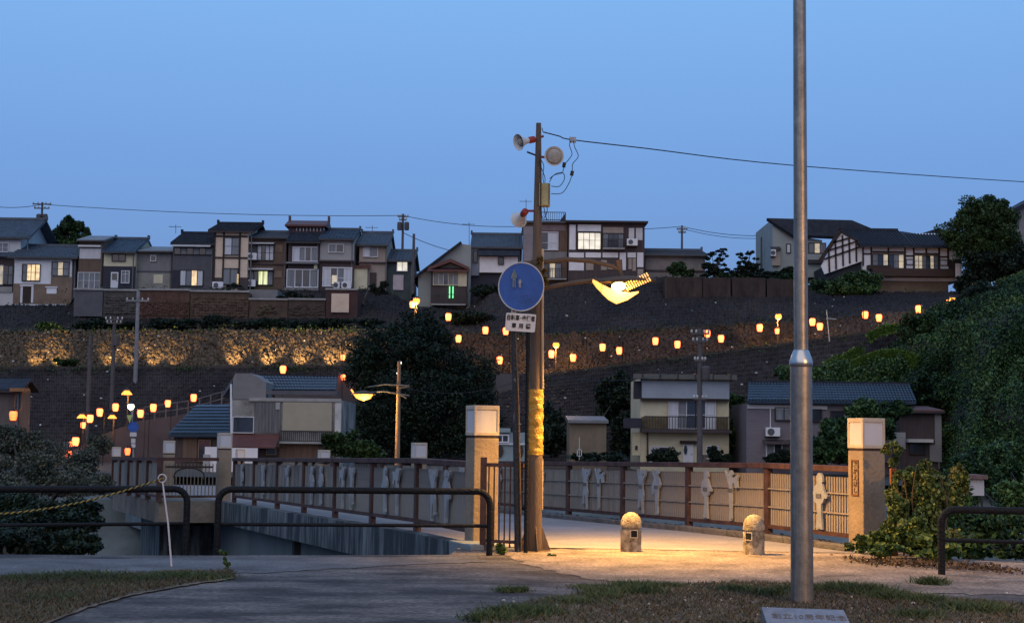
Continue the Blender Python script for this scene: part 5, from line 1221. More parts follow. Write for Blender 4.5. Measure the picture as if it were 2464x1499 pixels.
# --- riverside houses on the far bank
GL = 'houses on the far river bank'
h = House('brown wooden house at the left edge with a lantern under its warm lit eave', -60, 38, 930, 1030, 80, 2.4, M('brown_siding', (.10, .085, .08), scale=1.5, stretch=(5, 1, .5)), group=GL, ext=2).gable(905, tile_d, side=.4, tiles=False)
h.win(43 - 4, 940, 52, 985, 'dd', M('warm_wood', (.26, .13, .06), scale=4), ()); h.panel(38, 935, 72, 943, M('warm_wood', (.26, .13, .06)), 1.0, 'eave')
h = House('old building with blue tiled lean-to roof and dark doorway below the hillside path', 418, 548, 1044, 1110, 82, 6, brown_dk, group=GL, ext=1)
MB().box(h.x0, h.x1, 82, 88, h.zb, h.ze).build('wall', brown_dk, h.t)
a, b, c, d = P(405, 1045, 81.5), P(552, 1045, 81.5), P(552, 975, 87), P(474, 975, 87)
nn = (b - a).cross(d - a).normalized(); rfm = MB().prism([a, b, c, d], nn * -.15).build('roof', tile_bl, h.t)
mb = MB()
for i in range(30):
    p, q = a.lerp(b, (i + .5) / 30), d.lerp(c, (i + .5) / 30)
    for j in range(9): mb.beam(p.lerp(q, j / 9) + nn * (.09), p.lerp(q, (j + 1) / 9) + nn * .02, .07, .05)
mb.build('roof_tiles', tile_bl, rfm, kind='stuff')
h.win(480, 1060, 505, 1108, 'd', tan_w, ()); h.panel(440, 1050, 474, 1110, brown_w)
mb_ = M('weathered_concrete', (.14, .135, .13), scale=.6, var=.5, col2=(.25, .24, .22), bump=.2)
h = House('weathered grey concrete building with a big blank beige panel and a balcony', 556, 822, 962, 1110, 80, 7, mb_, name='building', cat='building', group=GL, ext=1)
MB().box(h.x0, h.x1, 80, 87, h.zb, h.ze).build('wall', mb_, h.t)
D = 80
MB().prism([P(560, 962, D), P(560, 912, D), P(566, 898, D), P(604, 898, D), P(640, 920, D), P(640, 962, D)], (0, 3, 0)).build('stair_tower', grey_w, h.t)
MB().prism([P(558, 912, D), P(535, 948, D), P(535, 956, D), P(558, 925, D)], (0, 2.5, 0)).build('tower_eave', tile_bl, h.t)
a, b, c, d = P(640, 940, 82), P(808, 940, 82), P(812, 908, 86), P(618, 905, 86); nn = (b - a).cross(d - a).normalized()
rf = MB().prism([a, b, c, d], nn * -.15).build('roof', tile_b, h.t); mb = MB()
for i in range(24):
    p, q = a.lerp(b, (i + .5) / 24), d.lerp(c, (i + .5) / 24)
    for j in range(5): mb.beam(p.lerp(q, j / 5) + nn * .09, p.lerp(q, (j + 1) / 5) + nn * .02, .13, .05)
mb.build('roof_tiles', tile_b, rf, kind='stuff'); MB().beam(d, c, .3, .2).build('ridge', tile_d, rf)
h.panel(640, 940, 812, 950, grey_dk, -.5, 'parapet'); h.panel(600, 958, 822, 966, conc, .12, 'cornice')
h.panel(681, 968, 799, 1036, M('blank_beige_panel', (.30, .27, .20), scale=.7, var=.1), .12); h.panel(612, 968, 676, 1042, M('old_grey_boards', (.11, .11, .11), scale=2, stretch=(5, 1, .3), var=.4), .06)
h.win(562, 1004, 610, 1040, 'd', frame_w, (), .04); h.rail(676, 1036, 800, 1062, .5, frame_d, 26); h.panel(664, 968, 674, 985, grey_lt, .1)
h.awning(556, 1044, 674, 1074, tile_r, 1.4); h.panel(806, 968, 821, 1045, conc_pale, .06); h.panel(560, 1075, 672, 1110, brown_dk, .1); h.panel(674, 1066, 800, 1110, brown_w, .1); h.awning(632, 1056, 672, 1062, conc_pale, .5)
h.win(644, 1080, 664, 1092, 'd', tan_w, (), dy=.1)
MB().tube([P(557, 1045, 79), P(556, 924, 79)], .055, 8).build('vent_pipe', white_w, h.t)
wp = thing('hoarding', 'bright white flat panels standing behind the bridge railing near the left bay', 'hoarding', tuple(P(555, 1110, 72)))
a, b = P(492, 1110, 72), P(522, 1075, 72); MB().box(a.x, b.x, 72, 72.08, a.z - .5, b.z).build('panel', white_w, wp)
a, b = P(548, 1110, 72), P(620, 1078, 72); MB().box(a.x, b.x, 72, 72.08, a.z - .5, b.z).build('panel', white_w, wp)
a, b = P(489, 1110, 71.9), P(504, 1093, 71.9); MB().box(a.x, b.x, 71.85, 71.99, a.z - .5, b.z).build('hatch', grey_lt, wp)
h = House('pale blue shed with two arched openings half hidden behind the sign post', 1190, 1266, 1040, 1110, 60, 3, M('pale_blue_paint', (.22, .27, .28), scale=2), name='shed', cat='shed', ext=1)
MB().box(h.x0, h.x1, 60, 63, h.zb, h.ze).build('wall', M('pale_blue_paint', (.22, .27, .28)), h.t)
h.panel(1188, 1030, 1228, 1040, M('pale_blue_paint', (.2, .2, .2)), .2, 'sign_board'); h.win(1196, 1048, 1222, 1062, 'dd', frame_w, ()); 
for u in (1202, 1250): 
    p = P(u, 1085, 60); mb = MB(); mb.prism([(p.x + .16 * math.cos(t), 59.93, p.z + .26 * math.sin(t)) for t in np.linspace(0, 2 * math.pi, 14, endpoint=False)][::-1], (0, .05, 0)); mb.build('opening', frame_d, h.t)
h.panel(1188, 1066, 1266, 1070, frame_w, .1, 'ledge')
h = House('small windowless tan shed in front of the dark retaining wall', 1370, 1459, 1014, 1100, 84, 4, M('tan_shed', (.16, .125, .085), scale=1), name='shed', cat='shed', ext=1).flat(1011, tile_g)
sp_ = thing('gate_marker', 'small pale post with a square frame in front of the tan shed', 'marker', tuple(P(1394, 1104, 76)))
MB().tube([P(1394, 1106, 76), P(1394, 1052, 76)], .02, 6).build('post', white_d, sp_)
mb = MB()
for (u0, v0, u1, v1) in ((1388, 1080, 1400, 1082), (1388, 1096, 1400, 1098), (1388, 1080, 1390, 1098), (1398, 1080, 1400, 1098)): x0, x1, z0, z1 = rect(u0, v0, u1, v1, 76); mb.box(x0, x1, 75.95, 76, z0, z1)
mb.build('frame', white_d, sp_)
h = House('cream two-storey house with a pale blue balcony fascia behind the utility pole', 1541, 1754, 940, 1112, 86, 7, cream2, group=GL, ext=1)
D = h.D; MB().box(h.x0, h.x1, D, D + 7, h.zb, P(1648, 910, D).z).build('wall', cream2, h.t)
h.panel(1541, 961, 1752, 965, frame_d, .35, 'ledge'); h.panel(1543, 917, 1752, 959, M('pale_blue_fascia', (.26, .29, .33), scale=1, var=.1), .5, 'fascia'); h.panel(1524, 917, 1543, 960, navy, .2, 'side_wing'); 
h.panel(1524, 902, 1768, 914, M('grey_brown_roof', (.10, .10, .09), scale=1), .9, 'roof')
for k in range(6): u = 1543 + 42 * k; h.panel(u - 1.5, 900, u + 1.5, 915, frame_d, .95, 'batten')
h.panel(1543, 1004, 1752, 1034, M('olive_boards', (.11, .085, .045), scale=2, var=.3), .06); h.panel(1541, 1034, 1756, 1041, brown_dk, .9, 'balcony_floor')
h.win(1610, 966, 1672, 1030, 'wcd', frame_w, (.5,), .05, dy=.06); h.win(1674, 966, 1720, 1030, 'dw', frame_w, (.5,), .05, dy=.06); h.rail(1546, 1002, 1750, 1034, .85, frame_d, 30, floor=False)
h.win(1564, 1076, 1606, 1110, 'wd', frame_w, ()); h.win(1701, 1074, 1728, 1102, 'dw', frame_w, ()); h.door(1643, 1068, 1668, 1112, frame_w, False); h.panel(1636, 1060, 1680, 1067, dark_wood, .3, 'lintel'); 
mb = MB(); p = P(1649, 1082, D); mb.prism([(p.x + .10 * math.cos(t), D - .14, p.z + .28 * math.sin(t)) for t in np.linspace(0, 2 * math.pi, 14, endpoint=False)][::-1], (0, .05, 0)); mb.build('door_light', glass_d, h.t)
h.panel(1690, 1094, 1752, 1112, M('rubble_plinth', (.11, .09, .07), scale=5, var=.5), .12, 'plinth'); h.panel(1500, 1006, 1542, 1030, navy, .6, 'porch_roof'); h.panel(1521, 1040, 1541, 1095, cream2, .05, 'side_wall'); h.panel(1556, 1036, 1559, 1112, frame_d, .12, 'downpipe'); h.panel(1528, 1072, 1534, 1082, frame_d, .1, 'vent')
h = House('mauve-grey house with a long blue tiled roof behind the steel post', 1796, 2060, 972, 1112, 84, 7, purple_g, group=GL, ext=1)
D = h.D; MB().box(h.x0, P(2170, 1000, D).x, D, D + 7, h.zb, h.ze).build('wall', purple_g, h.t)
a, b, c, d = P(1799, 964, D - .5), P(2205, 966, D - .5), P(2188, 926, D + 4), P(1802, 921, D + 4); nn = (b - a).cross(d - a).normalized()
rf = MB().prism([a, b, c, d], nn * -.16).build('roof', tile_bl, h.t); mb = MB()
for i in range(52):
    p, q = a.lerp(b, (i + .5) / 52), d.lerp(c, (i + .5) / 52)
    for j in range(7): mb.beam(p.lerp(q, j / 7) + nn * .10, p.lerp(q, (j + 1) / 7) + nn * .02, .12, .06)
mb.build('roof_tiles', tile_bl, rf, kind='stuff'); MB().beam(d, c, .35, .3).build('ridge', tile_d, rf)
h.panel(1798, 975, 1990, 984, white_d, .1, 'fascia'); h.win(1866, 982, 1906, 1010, 'cc', frame_d, (), dy=.02); h.win(1930, 986, 1975, 1012, 'cd', frame_d, (), dy=.02); h.ac(1857, 1039, .8, .5, dy=.15); h.panel(1852, 984, 1854, 1032, frame_w, .12, 'pipe')
h.win(1845, 1068, 1880, 1100, 'cd', frame_w, ()); h.awning(1835, 1058, 1905, 1066, brown_dk, .6); h.win(2000, 990, 2040, 1010, 'd', frame_d, ()); h.panel(2030, 976, 2160, 1112, purple_g, .3); h.win(2094, 1010, 2140, 1030, 'd', frame_d, (), dy=.3)
h = House('low dark-walled house partly hidden by shrubs right of the long blue roof', 2166, 2262, 985, 1110, 82, 6, brown_dk, group=GL, ext=1).gable(972, tile_r, tiles=False)
h.panel(2180, 1056, 2240, 1064, conc_pale, .5, 'canopy'); h.panel(2248, 985, 2264, 1112, grey_w, .15); h.win(2190, 1068, 2225, 1090, 'dd', frame_d, ()); h.panel(2150, 1040, 2178, 1080, grey_lt, .1); h.panel(2235, 1070, 2262, 1110, grey_w, .2)
cb2 = House('white rectangular cabinet on legs right of the vines', 2314, 2368, 1152, 1192, 34, .8, white_d, name='cabinet', cat='cabinet', ext=0)
MB().box(cb2.x0, cb2.x1, 34, 34.8, cb2.zb, cb2.ze).build('body', white_d, cb2.t)
x0, x1, z0, z1 = rect(2310, 1142, 2374, 1152, 34); MB().box(x0, x1, 33.9, 34.95, z0, z1).build('lid', M('rusty_lid', (.16, .10, .09), scale=6, var=.4), cb2.t)
for x in (cb2.x0 + .05, cb2.x1 - .05): MB().box(x - .02, x + .02, 34, 34.06, cb2.zb - 2, cb2.zb).build('leg', frame_d, cb2.t)
# ------------------------------------------------------------------ paper lanterns
def paper(name, c1, c2, s):
    m = bpy.data.materials.new(name); m.use_nodes = True; n, l = m.node_tree.nodes, m.node_tree.links; b = n['Principled BSDF']
    lw = n.new('ShaderNodeLayerWeight'); lw.inputs[0].default_value = .35
    r = n.new('ShaderNodeValToRGB'); r.color_ramp.elements[0].color = (*c1, 1); r.color_ramp.elements[1].color = (*c2, 1)
    r.color_ramp.elements[0].position = .15; r.color_ramp.elements[1].position = .85
    l.new(lw.outputs['Facing'], r.inputs[0]); l.new(r.outputs[0], b.inputs['Emission Color']); b.inputs['Emission Strength'].default_value = s
    b.inputs['Base Color'].default_value = (.5, .3, .15, 1); return m
paper_m = paper('lit_lantern_paper', (1.0, .185, .048), (1.0, .07, .008), 6.0)
paper_r = paper('lit_red_lantern_paper', (1.0, .13, .022), (.9, .035, .005), 4.5)
cap_m = M('lantern_cap', (.03, .012, .01), rough=.5, scale=4)
post_m = M('lantern_post', (.04, .03, .03), rough=.7, scale=4)
def make_lantern(pm):
    t = thing('paper_lantern', '', 'lantern', (0, 0, 0), None)
    MB().lathe([(.13, -.26), (.17, -.20), (.205, -.02), (.215, .12), (.19, .22), (.15, .25)], (0, 0, 0), 14).build('paper_shade', pm, t, smooth=True)
    MB().lathe([(.16, .25), (.17, .27), (.17, .32), (.03, .36), (.02, .44), (.001, .44)], (0, 0, 0), 12).build('top_cap', cap_m, t)
    MB().lathe([(.001, -.32), (.12, -.32), (.14, -.26)], (0, 0, 0), 12).build('bottom_cap', cap_m, t)
    mb = MB()
    for z in (-.14, -.06, .02, .10, .18):
        r = float(np.interp(z, [-.2, -.02, .12, .22], [.17, .205, .215, .19])) + .004
        mb.tube([(r * math.cos(a), r * math.sin(a), z) for a in np.linspace(0, 2 * math.pi, 15)], .006, 4, cap=False)
    mb.build('ribs', paper_r if pm is paper_m else cap_m, t)
    return t
def copy_tree(o, parent=None):
    c = o.copy(); COL.objects.link(c); WL[c.name] = WL.get(o.name, Vector())
    if parent: c.parent = parent
    for ch in list(o.children): copy_tree(ch, c)
    return c
ord_ = ['first', 'second', 'third', 'fourth', 'fifth', 'sixth', 'seventh', 'eighth', 'ninth', 'tenth', 'eleventh', 'twelfth', 'thirteenth', 'fourteenth', 'fifteenth', 'sixteenth', 'seventeenth', 'eighteenth', 'nineteenth', 'twentieth', 'twenty-first', 'twenty-second', 'twenty-third']
UP = [(992, 733, .9), (1079, 763, 1), (1103, 815, 1), (1168, 795, 1), (1202, 867, 1.05), (1217, 797, 1), (1327, 852, 1), (1379, 861, 1), (1450, 836, 1), (1490, 844, 1), (1577, 821, 1), (1630, 829, 1), (1702, 803, 1), (1735, 815, 1), (1828, 789, 1), (1870, 797, .75), (1955, 775, 1), (1973, 786, 1), (2082, 758, 1), (2115, 765, 1), (2210, 744, 1), (2255, 748, .6), (2367, 730, .8)]
LO = [(165, 1093, .95, 66), (170, 1068, .6, 70), (182, 1062, 1.05, 68), (200, 1023, .75, 80), (217, 1007, .95, 82), (240, 992, .95, 84), (278, 980, .95, 86), (307, 1086, .85, 56), (338, 995, .95, 88), (369, 981, .95, 90), (404, 971, .95, 92), (466, 957, 1.0, 94), (681, 889, 1.05, 97), (825, 860, .8, 99), (826, 908, .8, 99)]
pA, pR = make_lantern(paper_m), make_lantern(paper_r)
usedA = usedR = False
def place_lantern(u, v, s, D, label, group, red=False, zg=None):
    global usedA, usedR
    if red: o = pR if not usedR else copy_tree(pR); usedR = True
    else: o = pA if not usedA else copy_tree(pA); usedA = True
    p = P(u, v, D); o.location = p; o['label'] = label; o['group'] = group
    k = s * D / 104 * 1.0 if D > 90 else s * D / 94
    o.scale = (k, k, k); o.rotation_euler = (0, 0, rnd.uniform(0, 6))
    if zg is not None and p.z - .5 > zg:
        me = MB().box(-.025, .025, .28, .33, (zg - p.z) / k, .42).box(-.02, .02, 0, .30, .42, .46); me.build('post', post_m, o)
    return o
WLn = WL[pA.name]
for i, (u, v, s) in enumerate(UP):
    zg = rA(u).z; D = 105.2 if (i % 2) else 106.6
    if u < 1180: D = 106.5
    pos = ord_[i]
    place_lantern(u, v, s, D, f'{pos} glowing paper lantern from the left along the upper hillside path', 'paper lanterns along the upper hillside path', False, zg)
for i, (u, v, s, D) in enumerate(LO):
    zg = -.4 if D < 85 else float(rtop(max(u, 125)).z)
    lb = {0: 'lowest reddish paper lantern in the bushes at the left', 1: 'small red lantern half hidden by branches at the left', 2: 'large orange paper lantern just above the left bushes', 7: 'orange paper lantern above the far left end of the bridge railing',
          13: 'small paper lantern by the dark tree, upper of a pair', 14: 'small paper lantern by the dark tree, lower of a pair', 12: 'single paper lantern above the weathered concrete building', 11: 'paper lantern furthest right on the climbing path, above the blue roof'}.get(i, f'{ord_[i]} paper lantern counted from the left on the lower sloping path')
    place_lantern(u, v, s, D, lb, 'paper lanterns along the lower sloping path', i in (0, 1, 7), zg)
place_lantern(32, 1000, 1.15, 77, 'orange paper lantern hanging at the corner of the brown wooden house', 'paper lanterns along the lower sloping path', True)

# ------------------------------------------------------------------ small street lights on the hillside
globe_o = M('sodium_globe', (.08, .05, .02), emit=(1, .27, .04), estr=3.6, bump=0); globe_w = M('white_globe', (.8, .8, .7), emit=(1, .95, .75), estr=4, bump=0)
def small_lamp(u, v, D, label, zg, r=.17, mat=None, power=250, color=(1, .5, .12), arm=.0, cone=False, twin=False):
    mat = mat or globe_o; p = P(u, v, D)
    t = thing('street_light', label, 'street light', (p.x, D, zg), 'small street lights on the hillside')
    MB().lathe([(.02, -r * 1.0), (r * .8, -r * .6), (r, 0), (r * .8, r * .6), (.02, r)] if not cone else [(r * 1.5, -r * .5), (r * 1.2, 0), (r * .5, r * .7), (.02, r * 1.3)], p, 14).build('globe', mat, t, smooth=True)
    MB().lathe([(r * .8, r * .62), (r * 1.25, r * .66), (r * .4, r * 1.25), (.02, r * 1.35)], p, 12).build('cap', post_m, t)
    MB().tube([Vector((p.x + arm, D + .35, zg)), Vector((p.x + arm, D + .35, p.z + r * 1.2)), Vector((p.x, D + .02, p.z + r * 1.3))], .045, 6).build('post', post_m, t)
    if power:
        l = bpy.data.lights.new('street_light_glow', 'POINT'); l.energy = power; l.color = color; l.shadow_soft_size = .15
        o = bpy.data.objects.new('street_light_glow', l); COL.objects.link(o); o.location = p + Vector((0, -.15, -r * 1.5))
    return t
small_lamp(1002, 724, 106.3, 'round sodium lamp beside the dark pole at the top of the lantern path', rA(1002).z, .26, power=700)
small_lamp(1338, 830, 105.5, 'round sodium lamp just right of the lamp pole above the lantern row', rA(1338).z, .24, power=700)
small_lamp(1873, 762, 105.5, 'round sodium lamp on the right part of the lantern path', rA(1873).z, .24, power=700)
small_lamp(2292, 722, 105.5, 'double sodium lamp near the right end of the lantern path', rA(2292).z, .22, power=700)
small_lamp(2281, 724, 105.4, 'smaller lamp head left of the double sodium lamp', rA(2281).z, .12, power=0)
small_lamp(305, 945, 90, 'orange street lamp above the lanterns at the lower left', rtop(305).z, .22, power=170, cone=True)
small_lamp(197, 1002, 82, 'orange pointed lamp left of the sloping path', -.4, .18, power=70, cone=True)
small_lamp(270, 1003, 84, 'flat orange lamp between the lanterns at the lower left', -.4, .17, power=60, cone=True)
small_lamp(315, 978, 78, 'white street lamp above the small distant blue sign', -.4, .18, globe_w, 60, (1, .9, .7))
small_lamp(962, 873, 88, 'small pale lamp shining through the big dark tree', 0, .11, globe_w, 0)
small_lamp(957, 898, 88.2, 'tiny pink-white lamp in the big dark tree', 0, .07, globe_w, 0)
small_lamp(2168, 1084, 70, 'tiny warm lamp beside the right lamp pillar', 0, .07, globe_o, 0)
# larger sodium lamp on the orange lit pole
sl = thing('street_lamp', 'lit sodium street lamp on a double-armed pole in front of the big dark tree', 'street lamp', tuple(P(958, 1100, 60)))
p = P(875, 949, 60)
MB().lathe([(.02, -.26), (.28, -.16), (.38, .0), (.30, .05), (.02, .06)], p, 18).build('glass_bowl', globe_o, sl, smooth=True)
mb = MB(); mb.lathe([(.50, -.0), (.36, .10), (.10, .16), (.01, .17)], p, 18); mb.build('shade', shade_m, sl, smooth=True)
MB().tube([P(845, 937, 60), P(858, 956, 60), P(872, 962, 60)], .035, 6).build('rim', globe_o, sl, smooth=True)
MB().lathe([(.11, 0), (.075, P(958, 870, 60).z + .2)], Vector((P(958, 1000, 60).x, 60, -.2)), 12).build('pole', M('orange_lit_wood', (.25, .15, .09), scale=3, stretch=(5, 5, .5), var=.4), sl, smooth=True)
for a in ([(884, 932), (925, 925), (985, 928)], [(886, 944), (925, 942), (985, 952)], [(958, 935), (985, 930)], [(958, 948), (978, 958)]):
    MB().tube([P(*q, 59.9) for q in a], .028, 6).build('arm', steel, sl)
l = bpy.data.lights.new('far_lamp_light', 'POINT'); l.energy = 600; l.color = (1, .55, .15); l.shadow_soft_size = .25
o = bpy.data.objects.new('far_lamp_light', l); COL.objects.link(o); o.location = p + Vector((.1, -.3, -.45))

# ------------------------------------------------------------------ wall spotlights with ground fixtures
def spot(u, vtarget, du, power, label, cone=58, D0=106.9):
    a = rA2(u); base = Vector((a.x, D0 - .3, a.z + .25))
    tg = rA2(u + du).lerp(rB(u + du), .7) + Vector((0, -.1, 0))
    t = thing('spotlight', label, 'spotlight', tuple(base), 'uplights along the fieldstone wall')
    d = (tg - base).normalized()
    MB().lathe([(.10, -.12), (.13, .0), (.13, .03), (.10, .03)], base, 12, d).build('housing', post_m, t)
    MB().box(base.x - .04, base.x + .04, base.y - .04, base.y + .04, a.z - .1, base.z - .05).build('bracket', post_m, t)
    l = bpy.data.lights.new('wall_spot', 'SPOT'); l.energy = power * 3.4; l.color = (1, .60, .24); l.spot_size = math.radians(cone); l.spot_blend = .75; l.shadow_soft_size = .06
    o = bpy.data.objects.new('wall_spot', l); COL.objects.link(o); o.location = base + d * .06; o.rotation_euler = d.to_track_quat('-Z', 'Y').to_euler()
for i, (u, du, pw) in enumerate([(75, 35, 340), (135, 20, 380), (255, 25, 260), (305, 20, 260), (365, 20, 330), (410, 30, 200), (556, 22, 520), (634, 32, 620), (712, 30, 520), (788, 26, 560), (845, 30, 260)]):
    spot(u, 840, du, pw, f'{ord_[i]} small uplight from the left at the foot of the lit fieldstone wall')
l = bpy.data.lights.new('terrace_spot', 'SPOT'); l.energy = 260; l.color = (1, .55, .25); l.spot_size = math.radians(120); l.spot_blend = 1; l.shadow_soft_size = .1
o = bpy.data.objects.new('terrace_spot', l); COL.objects.link(o); q = P(400, 772, 114.6); o.location = q; o.rotation_euler = (P(405, 735, 120.5) - q).to_track_quat('-Z', 'Y').to_euler()

# ------------------------------------------------------------------ utility poles and wires
up_m = M('utility_pole', (.085, .075, .075), rough=.8, scale=2)
conc_p = M('concrete_pole', (.20, .20, .21), rough=.8, scale=2)
def upole(label, u, vt, vb, D, r=.13, arms=(), trans=(), mat=None, zg=None, cross=True):
    zb = P(u, vb, D).z if zg is None else zg; p = P(u, vt, D)
    t = thing('utility_pole', label, 'utility pole', (p.x, D, zb), 'utility poles')
    MB().lathe([(r, 0), (r * .72, p.z - zb)], (p.x, D, zb), 10).build('pole', mat or up_m, t, smooth=True)
    for (va, w) in arms:
        z = P(u, va, D).z; MB().box(p.x - w, p.x + w, D - .16, D - .08, z - .05, z + .05).build('cross_arm', mat or up_m, t)
        for s in (-1, -.45, .45, 1): MB().lathe([(.05, 0), (.07, .08), (.03, .17)], (p.x + s * w * .92, D - .12, z + .05), 8).build('insulator', conc_pale, t)
    for (uu_, va) in trans:
        q = P(uu_, va, D); MB().lathe([(.20, -.38), (.23, -.3), (.23, .3), (.16, .38)], q + Vector((0, -.2, 0)), 12).build('transformer', mat or up_m, t, smooth=True)
    return t
upole('utility pole with two transformers behind the far left white house', 102, 487, 640, 134, arms=((492, .85), (502, .7)), trans=((95, 526), (110, 526)))
upole('utility pole with transformers above the left end of the hilltop row', 970, 515, 640, 136, arms=((522, .5), (530, .35)), trans=((962, 545), (979, 545)))
upole('thin utility pole behind the low beige house', 1641, 543, 625, 138, r=.12, arms=((552, .5), (560, .35)))
upole('bare dark pole between the small teal house and the shed-roofed house', 996, 563, 705, 123.8, r=.15)
upole('bare thin pole left of the tall pale house', 1832, 571, 660, 134, r=.11)
upole('slender grey pole in front of the rusty brick terrace', 333, 700, 1000, 103, r=.17, mat=conc_p, arms=((724, .8),), zg=rtop(333).z)
upole('dark utility pole with blue-grey transformer in front of the fieldstone wall', 276, 762, 985, 101, r=.16, arms=((770, .6), (778, .5)), trans=((282, 819),), zg=rtop(276).z, mat=up_m)
upole('short dark pole in front of the fieldstone wall', 218, 808, 985, 98, r=.16, zg=0)
upole('utility pole with grey transformer in front of the cream house', 1684, 790, 1120, 80, r=.17, arms=((803, .5), (822, .4), (868, .3), (960, .35)), trans=((1697, 898),))
MB_t = thing('notice_post', 'thin pale T-shaped post on the right hillside', 'post', tuple(P(1994, 820, 103.5)))
MB().tube([P(1996, 822, 103.4), P(1989, 746, 103.4)], .035, 6).build('post', white_d, MB_t); MB().tube([P(1989, 766, 103.4), P(2012, 768, 103.4)], .03, 6).build('arm', white_d, MB_t)
def swag(label, pts, sag, r, n=14):
    out = []
    for a, b in zip(pts[:-1], pts[1:]):
        for k in range(n): t = k / n; q = a.lerp(b, t); q.z -= sag * 4 * t * (1 - t); out.append(q)
    out.append(pts[-1]); wire(label, out, r, 'power_line')
swag('power line strung along the sky behind the hilltop houses', [P(-60, 489, 131), P(102, 492, 134), P(970, 519, 136), P(1255, 545, 137), P(1641, 545, 138), P(1860, 566, 140)], .35, .028)
swag('second fainter power line right of the thin pole', [P(1641, 550, 138), P(1860, 572, 140)], .4, .025)
swag('low service wires left of the shed-roofed house', [P(970, 560, 136), P(1132, 612, 138)], .3, .03)
swag('low service wire above the left foundation walls', [P(-50, 772, 119), P(250, 760, 118), P(333, 745, 103)], .8, .025)
swag('wire in front of the retaining wall at mid height', [P(958, 930, 60), P(1290, 900, 62), P(1684, 880, 80)], .5, .012)
def antenna(u, vb, vt, D, label):
    a, b = P(u, vb, D), P(u, vt, D); t = thing('antenna', label, 'antenna', tuple(a)); MB().tube([a, b], .025, 5).build('mast', up_m, t)
    mb = MB(); mb.box(b.x - .6, b.x + .5, b.y - .015, b.y + .015, b.z - .2, b.z - .17)
    for k in range(5): mb.box(b.x - .5 + k * .22, b.x - .48 + k * .22, b.y - .35 + .04 * k, b.y + .35 - .04 * k, b.z - .2, b.z - .17)
    mb.build('elements', up_m, t)
antenna(423, 562, 541, 129, 'television antenna on the dark grey house'); antenna(896, 560, 543, 130, 'television antenna behind the beige house'); antenna(1129, 590, 535, 128, 'thin antenna mast behind the shed-roofed house'); antenna(1266, 540, 480, 129, 'television antenna left of the pole behind the loudspeaker')

# distant second blue sign at the far bridge end
ds = thing('road_sign', 'small distant blue round sign with white plates below the white lamp', 'road sign', tuple(P(321, 1090, 64)))
MB().tube([P(321, 1100, 64), P(317, 985, 64)], .04, 8).build('post', conc_p, ds)
MB().lathe([(.23, 0), (.23, .02)], P(321, 1027, 63.9), 24, (0, -1, 0)).build('sign_face', blue, ds)
for v0, v1, w in ((1040, 1050, 8), (1055, 1066, 5), (1068, 1076, 5)):
    x0, x1, z0, z1 = rect(321 - w, v0, 321 + w, v1, 63.9); MB().box(x0, x1, 63.86, 63.89, z0, z1).build('plate', white_d, ds)
a = P(311, 1004, 63.8); MB().prism([a + Vector((-.11, 0, .1)), a + Vector((.13, 0, .1)), a + Vector((.02, 0, -.25))], (0, .03, 0)).build('triangle_sign', M('yellow_green_sign', (.35, .40, .15), scale=3), ds)

# stairs under the arched annex
sx_ = thing('outdoor_stair', 'dark wooden outdoor stair below the beige house on the hilltop', 'stair', tuple(P(880, 740, 121)))
for k in range(8):
    q = P(850 + 5.2 * k, 700 + 5.4 * k, 121 - .02 * k); MB().box(q.x - .12, q.x + .12, q.y - .5, q.y + .5, q.z - .03, q.z + .03).build('step', M('grey_wood', (.10, .095, .09), scale=4), sx_)
MB().beam(P(848, 702, 120.5), P(894, 750, 120.4), .06, .16).build('stringer', M('grey_wood', (.1, .1, .1)), sx_)
MB().beam(P(872, 728, 120.5), P(884, 702, 120.4), .06, .08).build('brace', M('grey_wood', (.1, .1, .1)), sx_)

# ------------------------------------------------------------------ vegetation
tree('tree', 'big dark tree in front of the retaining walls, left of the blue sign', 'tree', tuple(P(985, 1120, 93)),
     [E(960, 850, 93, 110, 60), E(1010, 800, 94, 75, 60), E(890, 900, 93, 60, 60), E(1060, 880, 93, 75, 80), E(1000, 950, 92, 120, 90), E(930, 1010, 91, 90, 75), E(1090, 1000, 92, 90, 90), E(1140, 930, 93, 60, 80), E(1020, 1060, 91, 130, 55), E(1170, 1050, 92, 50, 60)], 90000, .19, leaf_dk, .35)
tree('tree', 'pale green shrub at the right foot of the weathered concrete building', 'shrub', tuple(P(850, 1110, 78)), [E(830, 1068, 78, 45, 28), E(880, 1085, 78, 45, 22), E(790, 1055, 78, 18, 14)], 7000, .22, leaf_md, .08)
tree('tree', 'leafy tree behind the narrow brown house at the upper left', 'tree', tuple(P(160, 600, 136)), [E(172, 545, 136, 30, 22), E(128, 572, 136, 26, 22), E(190, 572, 136, 24, 26), E(148, 586, 136, 40, 18), E(168, 530, 136, 13, 12)], 9000, .30, leaf_md, .2)
tree('tree', 'large round tree at the upper right beside the grey house', 'tree', tuple(P(2370, 690, 122)), [E(2360, 520, 122, 62, 45), E(2330, 560, 122, 62, 42), E(2400, 545, 122, 60, 50), E(2385, 500, 122, 40, 26), E(2305, 575, 121.5, 38, 28), E(2400, 600, 122, 55, 40), E(2340, 600, 121.5, 50, 35)], 42000, .22, leaf_md, .3)
